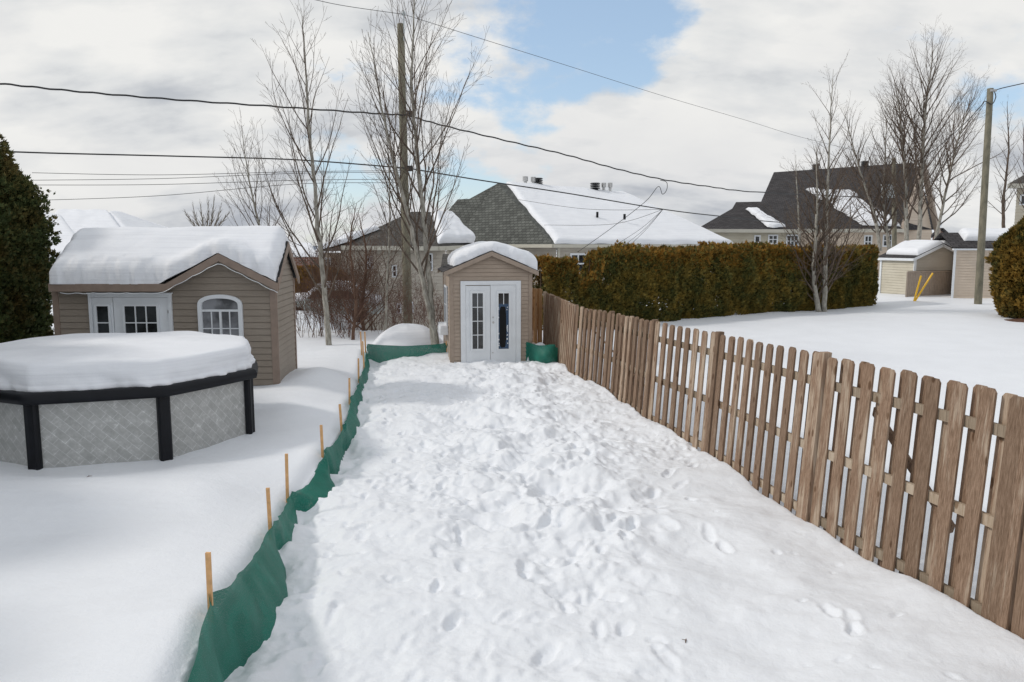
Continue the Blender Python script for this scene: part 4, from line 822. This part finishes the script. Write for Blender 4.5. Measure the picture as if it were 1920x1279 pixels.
for i, (a, b_, c, lb) in enumerate((((60, 324), (300, 328), (560, 322), 'topmost of the four thin wires above the playhouse'), ((60, 338), (300, 335), (560, 325), 'second of the four thin wires above the playhouse'), ((60, 347), (300, 346), (560, 338), 'third of the four thin wires above the playhouse'), ((60, 376), (300, 367), (560, 345), 'lowest of the four thin wires above the playhouse'))):
    wire([(*a, 50), (*b_, 52), (*c, 54), (760, c[1] - 2, 58)], .018, lb)
wire([(1238, 338, 34), (1250, 342, 34), (1250, 356, 34), (1242, 364, 34), (1234, 350, 34.1), (1210, 378, 36), (1150, 425, 38), (1083, 473, 39.6)], .014, 'drooping service wire from the upper cable to the white window')
for i, (x_, y_, mx, my, lb) in enumerate(((1150, 462, 1200, 430, 'left one of the three fanned service wires'), (1165, 464, 1206, 432, 'middle one of the three fanned service wires'), (1172, 468, 1210, 432, 'right one of the three fanned service wires'), (970, 374, 1100, 392, 'long thin service wire over the snowy roof'), (1020, 422, 1150, 420, 'slack service wire sagging over the snowy roof'))):
    wire([(1243, 393, 34), (mx, my, 36), (x_, y_, 39)], .009, lb)
wire([(1990, 140, 28), (1920, 156, 31), (1880, 165, 32.6), (1864, 170, 32.85)], .02, 'cable leaving the bare pole towards the right edge'); wire([(1864, 170, 32.85), (1867, 182, 32.8), (1860, 195, 32.8), (1846, 190, 33), (1838, 200, 34), (1800, 240, 38), (1740, 290, 44), (1677, 330, 49.8)], .02, 'cable sagging from the bare pole down to the distant pole')
# ------------------------------------------------------------------ houses
def vent(parent, px, py, Yd, dark, h=.7):
    p = W(px, py, Yd); mb = MB()
    if dark: mb.tube([(p.x, p.y, p.z - h), (p.x, p.y, p.z - .3)], .2, 10); [mb.tube([(p.x, p.y, p.z - .32 + k * .11), (p.x, p.y, p.z - .26 + k * .11)], [.36, .3], 12) for k in range(4)]; mb.build('roof_vent', 'black_plastic', parent)
    else: mb.tube([(p.x, p.y, p.z - h), (p.x, p.y, p.z - .25)], .1, 10); mb.tube([(p.x, p.y, p.z - .3), (p.x, p.y, p.z)], .17, 10); mb.tube([(p.x, p.y, p.z - h), (p.x, p.y, p.z - h + .25)], .2, 10); mb.build('flue', 'metal', parent)
# house B, big snowy hip roof
C0 = W(1037, 458, 40); C1 = W(1375, 463, 45.5); C2 = W(846, 457, 47); ez = C0.z; C1.z = ez; C2.z = ez
R0 = W(932, 344, 48.5); R1 = W(1166, 359, 52); R1.z = R0.z - .15
R1 = Vector((W(1166, 363, 55).x, 55, W(1166, 363, 55).z))
hb = empty('bungalow', (5, 47, 0), 'bungalow with big snow-covered hip roof and bare grey shingle side behind the hedge', 'house')
back = Vector((C2.x + (C1.x - C0.x), C2.y + (C1.y - C0.y) + 10, ez))
mb = MB(); mb.face([C2, C0, R0]); mb.face([C0, C1, R1, R0]); mb.face([C1, back, R1]); mb.face([back, C2, R0, R1])
S1 = W(858, 374, 50); S2 = W(880, 373, 49.5); mb.face([W(848, 456, 48.6), W(905, 456, 46.4), W(933, 344, 49), W(880, 373, 49.6), W(858, 374, 50), W(838, 398, 49.8)]); rf = mb.build('roof', 'grey_shingle', hb)
mb = MB(); c_ = (C0 + C1 + C2) / 3
for a, b_ in ((C2, C0), (C0, C1)): mb.beam(a - Vector((0, 0, .09)), b_ - Vector((0, 0, .09)), .14, .18)
mb.build('gutter', 'gutter_cream', hb)
def ins(p, c, k): q = p + (c - p).normalized() * k; return Vector((q.x, q.y, 0))
cen = Vector((6, 50, 0)); i0, i1_, i2_ = ins(Vector((C0.x, C0.y, 0)), cen, .6), ins(Vector((C1.x, C1.y, 0)), cen, .6), ins(Vector((C2.x, C2.y, 0)), cen, .6)
FB = Fac(i0, i1_); FBL = Fac(i2_, i0); mb = MB(); siding(mb, FB, [(0, -1), (FB.L, -1), (FB.L, ez - .1), (0, ez - .1)], .16, .03); siding(mb, FBL, [(0, -1), (FBL.L, -1), (FBL.L, ez - .1), (0, ez - .1)], .16, .03); mb.build('wall', 'grey_siding', hb)
mb = MB(); mb.face([(i0.x, i0.y, ez - .17), (i1_.x, i1_.y, ez - .17), (C1.x, C1.y, ez - .17), (C0.x, C0.y, ez - .17)]); mb.face([(i2_.x, i2_.y, ez - .17), (i0.x, i0.y, ez - .17), (C0.x, C0.y, ez - .17), (C2.x, C2.y, ez - .17)]); mb.build('soffit', 'white_paint', hb)
a0, zt = FB.at(1068, 475); a1, zb = FB.at(1098, 514); framed(FB, a0, a1, zb, zt, 2, 2, hb, w=.1, mun=.08)
mb = MB(); a_, _ = FB.at(1046, 470); FB.box(mb, .02, .12, -1, ez - .2, .04, .14); mb.build('downspout', 'gutter_cream', hb)
nf = (C1 - C0).cross(R0 - C0).normalized()
q0 = C0.lerp(C1, .004); q0 = C0.lerp(R0, .0); d_ = lambda a, b_, t: a.lerp(b_, t)
tl = R0 + (R1 - R0) * .065; snow_patch('roof_snow', (C0 + (C1 - C0) * .012 + nf * 0, C1, R1 + (R0 - R1) * .0, tl), .24, hb, 3, 90, 60, .35, .07)
for px, py, dk in ((985, 331, 0), (1000, 332, 0), (1008, 336, 1), (1116, 345, 1), (1132, 343, 0), (1144, 343, 0)): vent(hb, px, py, 48.5 + (px - 932) * .024, dk, 1.2)
mb = MB()
for px, py in ((1120, 398), (1171, 402)): q = W(px, py, 45.2); mb.box(q.x - .06, q.x + .06, q.y - .1, q.y + .1, q.z - .3, q.z + .02)
mb.build('plumbing_vent', 'black_plastic', hb)
# house L, behind the bare trees
gL = -1.9; hl = empty('house', (W(720, 500, 37).x, 37, gL), 'pale sided house with hip roof seen through the bare trees and thicket', 'house')
yw = 37.; FL = Fac((W(640, 500, yw).x, yw), (W(836, 500, yw).x, yw)); ezL = W(740, 463, yw - .3).z; mb = MB(); siding(mb, FL, [(0, gL), (FL.L, gL), (FL.L, ezL), (0, ezL)], .17, .03)
FLs = Fac((W(836, 500, yw).x, yw), (W(836, 500, yw).x + .6, yw + 7)); siding(mb, FLs, [(0, gL), (FLs.L, gL), (FLs.L, ezL), (0, ezL)], .17, .03); mb.build('wall', 'grey_siding', hl)
FW = Fac((W(598, 500, 38.5).x, 38.5), (W(642, 500, 38.5).x, 38.4)); mb = MB(); siding(mb, FW, [(0, gL), (FW.L, gL), (FW.L, W(600, 474, 38.5).z), (0, W(600, 474, 38.5).z)], .17, .03); mb.build('wing_wall', 'pink_siding', hl)
e0, e1 = W(590, 472, 36.8), W(822, 462, 36.4); k0, k1, k2 = W(771, 397, 42), W(798, 397, 42), W(716, 423, 40.5); e2 = W(895, 459, 41)
mb = MB(); mb.face([e0, e1, k1, k0, k2]); mb.face([e1, e2, W(843, 401, 44.5), k1]); mb.face([e0, k2, Vector((k2.x - 2, k2.y + 9, e0.z))]); mb.face([k0, k1, Vector((k1.x, 50, e0.z)), Vector((k2.x - 2, 50, e0.z))]); mb.build('roof', 'brown_shingle', hl)
mb = MB(); mb.beam(W(640, 464.5, 36.6), e1 - Vector((0, 0, .1)), .14, .2); mb.beam(e1 - Vector((0, 0, .1)), e2 - Vector((0, 0, .1)), .14, .2); mb.build('gutter', 'gutter_cream', hl)
snow_patch('roof_snow', (e0, W(650, 455, 37.5), W(714, 430, 39.7), W(700, 430, 40)), .25, hl, 5, 30, 14, .3, .2)
snow_patch('roof_snow', (W(822, 457, 37), W(890, 456, 40.6), W(842, 405, 44), W(806, 403, 42.2)), .4, hl, 6, 40, 30, .4, .15)
for (x0, y0, x1, y1, c_) in ((735, 497, 745, 520, 1), (744, 569, 753, 588, 1), (802, 475, 812, 508, 1), (688, 480, 700, 505, 2), (766, 566, 776, 586, 1)):
    a0, zt = FL.at(x0, y0); a1, zb = FL.at(x1, y1); framed(FL, a0, a1, zb, zt, c_, 2, hl, w=.06, mun=.04)
a0, zt = FW.at(610, 483); a1, zb = FW.at(622, 505); framed(FW, a0, a1, zb, zt, 2, 1, hl, w=.07, mun=.04)
mb = MB(); mb.slab([W(826, 505, 33), W(862, 505, 33), W(862, 476, 36), W(830, 476, 36)], .12); mb.build('porch_roof', 'brown_shingle', hl)
mb = MB(); q = W(728, 425, 40.5); mb.tube([(q.x, q.y, q.z - .5), (q.x, q.y, q.z + .15)], [.12, .14], 8); mb.build('roof_vent', 'black_plastic', hl)
# neighbour brick house between
nbk = empty('brick_house', (W(570, 470, 52).x, 52, gL), 'far brick house corner just right of the playhouse wall', 'house'); FN = Fac((W(540, 470, 52).x, 52), (W(592, 470, 52).x, 52)); mb = MB(); zt = W(560, 480, 52).z; FN.box(mb, 0, FN.L, W(560, 512, 52).z, zt, -5, 0); mb.build('wall', 'brick', nbk)
snow_patch('roof_snow', (W(536, 482, 51.7), W(597, 482, 51.7), W(585, 462, 56), W(545, 462, 56)), .3, nbk, 3, 16, 12, .3)
# house C, dark steep roof right
hc = empty('steep_roof_house', (26, 60, 0), 'yellow sided house with tall dark steep roof behind the bare trees', 'house')
Yc = 58.; eC = W(1500, 431, Yc).z
def Wc(x, y, Yd): return W(x, y, Yd)
FC = Fac((W(1334, 450, Yc).x, Yc), (W(1500, 450, Yc).x, Yc)); FC2 = Fac((W(1500, 450, Yc).x, Yc), (W(1745, 450, Yc).x, Yc)); mb = MB(); siding(mb, FC, [(0, -1.5), (FC.L, -1.5), (FC.L, eC), (0, eC)], .2, .04); mb.build('wall', 'yellow_siding', hc)
mb = MB(); siding(mb, FC2, [(0, -1.5), (FC2.L, -1.5), (FC2.L, eC), (0, eC)], .2, .04)
mb.build('wing_wall', 'pink_siding', hc)
mb = MB(); A1, A2 = W(1305, 430, Yc - .5), W(1520, 431, Yc - .5); B1, B2, B3 = W(1373, 391, 62), W(1380, 379, 63.2), W(1430, 378, 63.4)
mb.face([A1, A2, W(1500, 380, 63), B3, B2, B1]); D1, D2, D3, D4 = W(1404, 431, 58.6), W(1702, 431, 57.2), W(1711, 305, 68), W(1451, 323, 69.5)
mb.face([D1, D2, D3, D4]); mb.face([D2, W(1762, 431, 60), D3]); mb.build('roof', 'dark_shingle', hc)
FG = Fac((W(1688, 440, 57.8).x, 57.8), (W(1748, 440, 59.5).x, 59.5)); mb = MB(); gp = [(-.1, eC - .3), (FG.L, eC - .3), (FG.L * .45, W(1712, 318, 59).z)]
siding(mb, FG, gp, .2, .03); mb.build('gable_wall', 'pink_siding', hc)
mb = MB(); mb.beam(FG.p(-.25, eC - .3, .3), FG.p(FG.L * .45, gp[2][1] + .3, .3), .35, .25); mb.beam(FG.p(FG.L + .25, eC - .3, .3), FG.p(FG.L * .45, gp[2][1] + .3, .3), .35, .25); mb.build('gable_trim', 'brown_panel', hc)
mb = MB(); mb.beam(A1 - Vector((0, 0, .1)), A2 - Vector((0, 0, .1)), .16, .25); mb.beam(W(1500, 432.5, 57), W(1695, 432.5, 57), .16, .25); mb.build('gutter', 'gutter_cream', hc)
def onplane(px, py, a, b_, c, up=.05):
    n = (b_ - a).cross(c - a).normalized(); dx, dy, dz = ray(px, py); o_ = Vector((0, 0, CZ)); dd = Vector((dx, dy, dz)); t = (a - o_).dot(n) / dd.dot(n); n = n if n.z > 0 else -n; return o_ + dd * t + n * up
snow_patch('roof_snow', [onplane(x, y, D1, D2, D3) for x, y in ((1627, 426), (1698, 428), (1585, 360), (1510, 358))], .3, hc, 7, 40, 40, .4, .3)
snow_patch('roof_snow', [onplane(x, y, A1, A2, B3) for x, y in ((1442, 428), (1473, 427), (1418, 394), (1396, 392))], .25, hc, 8, 20, 20, .3, .2)
for (f_, x0, y0, x1, y1, c_) in ((FC, 1414, 441, 1425, 468, 1), (FC, 1440, 440, 1458, 458, 2), (FC, 1474, 440, 1497, 464, 3), (FC2, 1620, 441, 1634, 466, 2), (FC2, 1655, 440, 1672, 463, 2)):
    a0, zt = f_.at(x0, y0); a1, zb = f_.at(x1, y1); framed(f_, a0, a1, zb, zt, c_, 2, hc, w=.1, mun=.06)
vent(hc, 1530, 310, 69.2, 1); vent(hc, 1622, 304, 68.6, 1)
# far brick gable with snow and edge house
hg = empty('gabled_house', (W(1760, 440, 75).x, 75, 0), 'small far brick gabled house with snowy roof between the two sheds', 'house'); a = W(1748, 455, 75); b_ = W(1788, 455, 75); FQ = Fac((a.x, 75), (b_.x, 75)); zb_ = W(1770, 470, 75).z; pk = W(1768, 431, 75).z; mb = MB(); mb.face([FQ.p(0, zb_), FQ.p(FQ.L, zb_), FQ.p(FQ.L, pk - 1.2), FQ.p(FQ.L * .35, pk), FQ.p(0, pk - .6)]); mb.build('wall', 'brick', hg)
mb = MB(); mb.beam(FQ.p(-.3, pk - .7, .1), FQ.p(FQ.L * .35, pk + .1, .1), .5, .2); mb.beam(FQ.p(FQ.L + .3, pk - 1.3, .1), FQ.p(FQ.L * .35, pk + .1, .1), .5, .2); mb.build('roof', 'dark_shingle', hg)
snow_patch('roof_snow', (W(1722, 458, 76), W(1750, 458, 76), W(1768, 418, 84), W(1738, 418, 84)), .3, hg, 2, 12, 12, .3)
he = empty('edge_house', (W(1925, 400, 45).x, 45, 0), 'cream house corner with dark eave at the right frame edge', 'house'); FE = Fac((W(1903, 400, 45).x, 45), (W(2010, 400, 45).x, 45)); mb = MB(); zt = W(1900, 352, 45).z; siding(mb, FE, [(0, 0), (FE.L, 0), (FE.L, zt), (0, zt)], .18, .03); mb.build('wall', 'cream_siding', he)
mb = MB(); mb.slab([W(1890, 345, 44.4), W(2010, 345, 44.4), W(2010, 325, 49), W(1925, 325, 49)], .25); mb.build('roof', 'brown_shingle', he); mb = MB(); mb.beam(W(1890, 348.5, 44.35), W(2010, 348.5, 44.35), .12, .25); mb.build('fascia', 'gutter_cream', he)
a0, zt = FE.at(1912, 365); a1, zb = FE.at(1932, 385); framed(FE, a0, a1, zb, zt, 1, 1, he, w=.08)
# left snowy roofs
hw = empty('snowy_house', (W(150, 440, 42).x, 44, -.5), 'house with fully snow-covered gable roof rising behind the playhouse at left', 'house')
a = W(80, 490, 40); b_ = W(240, 440, 42); FZ = Fac((W(60, 480, 41).x, 41), (W(235, 480, 41).x, 41)); mb = MB(); zt = W(100, 475, 41).z; siding(mb, FZ, [(0, -1), (FZ.L, -1), (FZ.L, zt), (0, zt)], .18, .03); mb.build('wall', 'cream_siding', hw)
q = (W(40, 478, 40.5), W(262, 478, 40.5), W(203, 399, 47), W(110, 399, 47)); mb = MB(); mb.face(list(q)); mb.face([q[1], Vector((q[1].x, 54, q[1].z)), q[2]]); mb.face([q[0], q[3], Vector((q[0].x, 54, q[0].z))]); mb.build('roof', 'dark_shingle', hw)
snow_patch('roof_snow', (q[1], Vector((q[1].x + .2, 54, q[1].z)), q[2] + Vector((0, .8, 0)), q[2]), .2, hw, 4, 20, 20, .2); snow_patch('roof_snow', q, .3, hw, 2, 40, 30, .35, .1); q = (W(60, 500, 37), W(165, 470, 38), W(118, 408, 42), W(60, 398, 42)); snow_patch('dormer_snow', q, .25, hw, 3, 20, 20, .3, .05)
# ------------------------------------------------------------------ right sheds
ZS = 37.; g_ = .42; sa = W(1648, 566, ZS + 2.3); sb = W(1709, 566, ZS); s2 = Vector((sb.x + 2.75, sb.y + .5, 0)); sa.z = sb.z = 0; s3 = Vector((sa.x + 2.75, sa.y + .5, 0))
ys_ = empty('storage_shed', (sb.x, sb.y, g_), 'small cream storage shed with snowy gable roof beside the hedge end', 'shed', None)
Fa, Fb, = Fac(sa, sb), Fac(sb, s2); ze = Fb.at(1709, 483)[1]; zp = ze + .62; mb = MB(); siding(mb, Fa, [(0, g_ - .2), (Fa.L, g_ - .2), (Fa.L, ze), (0, ze)], .13, .025); mb.build('side_wall', 'yellow_siding', ys_)
mb = MB(); siding(mb, Fb, [(0, g_ - .2), (Fb.L, g_ - .2), (Fb.L, ze), (Fb.L / 2, zp), (0, ze)], .13, .025); mb.build('front_wall', 'grey_siding', ys_)  # sunlit side yellow, shaded front grey: light put into the siding colours
mid0 = (sb + s2) / 2; mid1 = (sa + s3) / 2; e_ = .12; z3 = lambda v, z: Vector((v.x, v.y, z)); out = (sb - sa).normalized() * .15; dS = (s2 - sb).normalized() * .15
rA, rB, rC, rD = z3(sa - dS - out, ze), z3(sb - dS + out, ze), z3(mid0 + out, zp + .06), z3(mid1 - out, zp + .06); rE, rF = z3(s2 + dS + out, ze), z3(s3 + dS - out, ze)
mb = MB(); mb.slab([rA, rB, rC, rD], .05); mb.slab([rD, rC, rE, rF], .05); mb.build('roof', 'dark_shingle', ys_)
mb = MB(); mb.beam(rA - Vector((0, 0, .1)), rB - Vector((0, 0, .1)), .05, .12); mb.beam(rB - Vector((0, 0, .1)), rC - Vector((0, 0, .1)), .05, .12); mb.beam(rC - Vector((0, 0, .1)), rE - Vector((0, 0, .1)), .05, .12); Fb.box(mb, -.03, .1, g_, ze, .02, .06); Fa.box(mb, -.02, .1, g_, ze, .02, .06); mb.build('trim', 'white_paint', ys_)
snow_patch('roof_snow', (rA.lerp(rB, .12) + (rD - rA) * .18, rB + (rC - rB) * .14, rC + (rE - rC) * .04, rD + (rE - rC) * .04), .26, ys_, 4, 30, 30, .3); snow_patch('roof_snow', (rC, rE, rF, rD), .26, ys_, 5, 30, 20, .3)
# fence panel in front
FPn = Fac(W(1698, 560, 36.2), W(1784, 560, 37.4)); lp = empty('lattice_panel', (FPn.o.x, FPn.o.y, g_), 'brown lattice fence panel leaning in front of the cream storage shed', 'fence panel'); mb = MB(); z0 = .3; z1 = FPn.at(1700, 509)[1]; FPn.box(mb, 0, FPn.L, z1 - .06, z1, -.03, .03); FPn.box(mb, 0, .07, z0, z1 - .06, -.03, .03); FPn.box(mb, FPn.L - .07, FPn.L, z0, z1 - .06, -.03, .03); mb.build('frame', 'brown_panel', lp)
mb = MB(); k = 0
while k * .11 < FPn.L: FPn.box(mb, k * .11, k * .11 + .085, z0, z1 - .06, -.01, .01); k += 1
k = 0
while z0 + k * .13 < z1: FPn.box(mb, .07, FPn.L - .07, z0 + k * .13, z0 + k * .13 + .05, -.03, -.012); k += 1
mb.build('lattice', 'brown_panel', lp)
# pink shed
ps0 = W(1783, 560, 35.6); FPk = Fac((ps0.x, 35.6), (ps0.x + 3.6, 35.0)); pk_ = empty('pink_shed', (ps0.x, 35.6, .5), 'pinkish beige shed with dark roof edge behind the greenish pole', 'shed'); FPs = Fac((ps0.x + 1.9, 38.6), (ps0.x, 35.6)); zt = FPk.at(1790, 466)[1]; mb = MB(); siding(mb, FPk, [(0, .55), (FPk.L, .55), (FPk.L, zt), (0, zt)], .125, .025); siding(mb, FPs, [(0, .55), (FPs.L, .55), (FPs.L, zt), (0, zt)], .125, .025); mb.build('wall', 'pink_siding', pk_)
mb = MB(); FPk.box(mb, .35, 1.9, .38, .54, -.5, -.05); mb.build('base_gap_shade', 'black_void', pk_)  # black block painted in as the dark gap under the wall
mb = MB(); r0_, r1_ = FPk.p(-.12, zt + .05, .2), FPk.p(FPk.L + .15, zt + .05, .2); r2_, r3_ = FPk.p(FPk.L + .15, zt + .75, -1.5), FPk.p(-.12, zt + .75, -1.5); r4_, r5_ = FPk.p(FPk.L + .15, zt + .05, -3.2), FPk.p(-.12, zt + .05, -3.2); mb.slab([r0_, r1_, r2_, r3_], .05); mb.slab([r3_, r2_, r4_, r5_], .05); mb.build('roof', 'dark_shingle', pk_)
mb = MB(); FPk.box(mb, -.1, FPk.L + .1, zt - .08, zt + .0, .03, .19); FPk.box(mb, -.02, .08, .55, zt - .08, .02, .05); mb.build('trim', 'white_paint', pk_)
snow_patch('roof_snow', (r0_.lerp(r3_, .42).lerp(r1_.lerp(r2_, .42), .18), r1_.lerp(r2_, .4), r2_, r3_.lerp(r2_, .2)), .3, pk_, 6, 30, 16, .25)
for (x0, y0, x1, y1, lb) in ((1714, 564, 1727, 517, 'shorter yellow plastic rod standing upright in the snow before the lattice panel'), (1716, 564, 1749, 512, 'longer yellow plastic rod leaning right before the lattice panel')):
    a = W(x0, y0, 34.6); b_ = W(x1, y1, 34.4); mb = MB(); mb.tube([a - (b_ - a) * .15, b_], .04, 8); tag(mb.build('marker_rod', 'yellow_plastic', origin=a), lb, 'rod', 'yellow rods in the snow')
# snow-covered car in the hollow
cx = W(625, 600, 33.); cz = gz(cx.x, 33.); car = empty('parked_car', (cx.x, 33, cz), 'snow-covered parked car glimpsed low through the thicket', 'car'); mb = MB()
prof_c = [(-2.1, .35), (-2.1, .75), (-1.9, .92), (-1.0, .98), (-.5, 1.4), (.9, 1.42), (1.5, 1.0), (2.0, .9), (2.1, .6), (2.1, .35)]
def carx(s, y, z): return (cx.x + s, 33 + y, cz + z)
for y in (-.8, .8): mb.face([carx(s, y, z) for s, z in (prof_c if y < 0 else prof_c[::-1])])
for (a, b_) in zip(prof_c[:-1], prof_c[1:]): mb.face([carx(a[0], -.8, a[1]), carx(a[0], .8, a[1]), carx(b_[0], .8, b_[1]), carx(b_[0], -.8, b_[1])])
mb.build('body', 'car_paint', car); mb = MB(); mb.face([carx(-.85, -.815, 1.0), carx(-.1, -.815, 1.0), carx(-.1, -.815, 1.33), carx(-.5, -.815, 1.33)]); mb.face([carx(0, -.815, 1.0), carx(1.25, -.815, 1.0), carx(.85, -.815, 1.33), carx(0, -.815, 1.33)]); mb.build('window', 'glass', car)
for s in (-1.3, 1.3): mb = MB(); mb.tube([carx(s, -.86, .32), carx(s, -.66, .32)], .32, 16); mb.build('wheel', 'black_plastic', car)
mb = MB(); rows = []
for i, (s, z) in enumerate([(-2.0, .85), (-1.9, 1.1), (-1.0, 1.18), (-.5, 1.6), (.2, 1.7), (.9, 1.62), (1.5, 1.2), (1.95, 1.05), (2.05, .8)]): rows.append([carx(s, y, z - dz) for y, dz in ((-.84, .25), (-.82, .08), (-.6, 0), (0, -.05), (.6, 0), (.82, .08), (.84, .25))])
mb.grid(np.array(rows)); mb.build('snow_cover', 'roof_snow', car, smooth=True)
for px, py, z_, a, lb in ((163, 902, .36, .5, 'tiny dry twig lying on the smooth snow in front of the pool'), (1285, 1208, .02, 1.2, 'tiny dark leaf scrap on the packed snow near the picket fence')):
    q = G(px, py, z_); q.z = gz(q.x, q.y) + .006; mb = MB(); mb.tube([q, q + Vector((math.cos(a) * .025, math.sin(a) * .025, .008)), q + Vector((math.cos(a) * .05, math.sin(a) * .05 + .01, .003))], [.003, .005, .002], 5); mb.tube([q + Vector((math.cos(a) * .025, math.sin(a) * .025, .008)), q + Vector((math.cos(a + 1) * .035, math.sin(a + 1) * .035, .012))], [.003, .002], 4); tag(mb.build('fallen_twig', 'shrub_bark', origin=q), lb, 'twig')
# ------------------------------------------------------------------ sky and sun
SUN_EL = R(39); SUN_AZ = math.pi + R(-2)     # direction towards the sun in xy: (-1, ~0)
sdir = Vector((math.cos(SUN_EL) * math.cos(SUN_AZ), math.cos(SUN_EL) * math.sin(SUN_AZ), math.sin(SUN_EL)))
sun = bpy.data.lights.new('sun', 'SUN'); sun.energy = 1.75; sun.angle = R(5.5); sun.color = (1, .94, .86); so = bpy.data.objects.new('sun', sun); col.objects.link(so)
so.rotation_euler = (-sdir).to_track_quat('-Z', 'Y').to_euler()
w = bpy.data.worlds.new('World'); sc.world = w; w.use_nodes = True; nt = w.node_tree; bg = nt.nodes['Background']; bg.inputs['Strength'].default_value = .091
sky = N(nt, 'ShaderNodeTexSky', sky_type='NISHITA'); sky.sun_disc = False; sky.sun_elevation = SUN_EL; sky.sun_rotation = math.pi / 2 - SUN_AZ; sky.altitude = 100; sky.ozone_density = 1.5; sky.dust_density = .6
tc = N(nt, 'ShaderNodeTexCoord'); sep = N(nt, 'ShaderNodeSeparateXYZ'); nt.links.new(tc.outputs['Generated'], sep.inputs[0])
den = math_(nt, 'ADD', math_(nt, 'MAXIMUM', sep.outputs[2], 0), .42); cmb = N(nt, 'ShaderNodeCombineXYZ'); nt.links.new(math_(nt, 'DIVIDE', sep.outputs[0], den), cmb.inputs[0]); nt.links.new(math_(nt, 'DIVIDE', sep.outputs[1], den), cmb.inputs[1]); cmb.inputs[2].default_value = 3.7
n1 = noise(nt, cmb.outputs[0], 2.2, 9, .58); n2 = noise(nt, cmb.outputs[0], 1.2, 7, .55)
mp = N(nt, 'ShaderNodeMapping'); mp.inputs['Location'].default_value = (5, 2, 1); mp.inputs['Scale'].default_value = (1, 1.7, 1); nt.links.new(cmb.outputs[0], mp.inputs[0]); n3 = noise(nt, mp.outputs[0], 1.7, 8, .55)
hole = None
for (px, py, rad, amt) in ((1000, 140, .21, .38), (1180, 50, .12, .2), (1300, 330, .2, -.3), (1500, 280, .22, -.3), (1450, 120, .16, -.2), (1100, 330, .12, -.2), (870, 150, .17, .36), (640, 210, .12, .26), (560, 90, .09, .1), (350, 285, .1, .24), (1080, 190, .12, .14)):
    dx, dy, dz = ray(px, py); d = Vector((dx, dy, dz)).normalized(); vm = N(nt, 'ShaderNodeVectorMath', operation='DISTANCE'); nt.links.new(tc.outputs['Generated'], vm.inputs[0]); vm.inputs[1].default_value = d
    v_ = math_(nt, 'MULTIPLY', math_(nt, 'SUBTRACT', 1, math_(nt, 'DIVIDE', vm.outputs['Value'], rad), clamp=True), amt); hole = v_ if hole is None else math_(nt, 'ADD', hole, v_)
dens_ = math_(nt, 'SUBTRACT', math_(nt, 'ADD', math_(nt, 'MULTIPLY', n1, 2.8), -.74), hole)
mask = N(nt, 'ShaderNodeMapRange', interpolation_type='SMOOTHSTEP'); nt.links.new(dens_, mask.inputs[0]); mask.inputs[1].default_value = .30; mask.inputs[2].default_value = .58
cloud = ramp(nt, n3, [(.37, (6.1, 6.4, 6.9)), (.46, (8.8, 8.95, 9.1)), (.55, (10.4, 10.35, 10.2))])
cl2 = mixc(nt, 1., cloud, ramp(nt, n2, [(.3, (.86, .87, .9)), (.6, (1.05, 1.05, 1.04))]), 'MULTIPLY')
for nd in nt.nodes:
    if nd.type == 'VALTORGB': pass
skyc = mixc(nt, 1., sky.outputs[0], (2.35, 2.25, 2.15), 'MULTIPLY'); skyc = mixc(nt, .5, skyc, (5.4, 7.2, 9.3))
fin = mixc(nt, mask.outputs[0], skyc, cl2); nt.links.new(fin, bg.inputs[0])
sc.view_settings.view_transform = 'Standard'; sc.view_settings.look = 'None'; sc.view_settings.exposure = -.18; sc.view_settings.gamma = 1
sc.cycles.max_bounces = 6; sc.cycles.transparent_max_bounces = 12
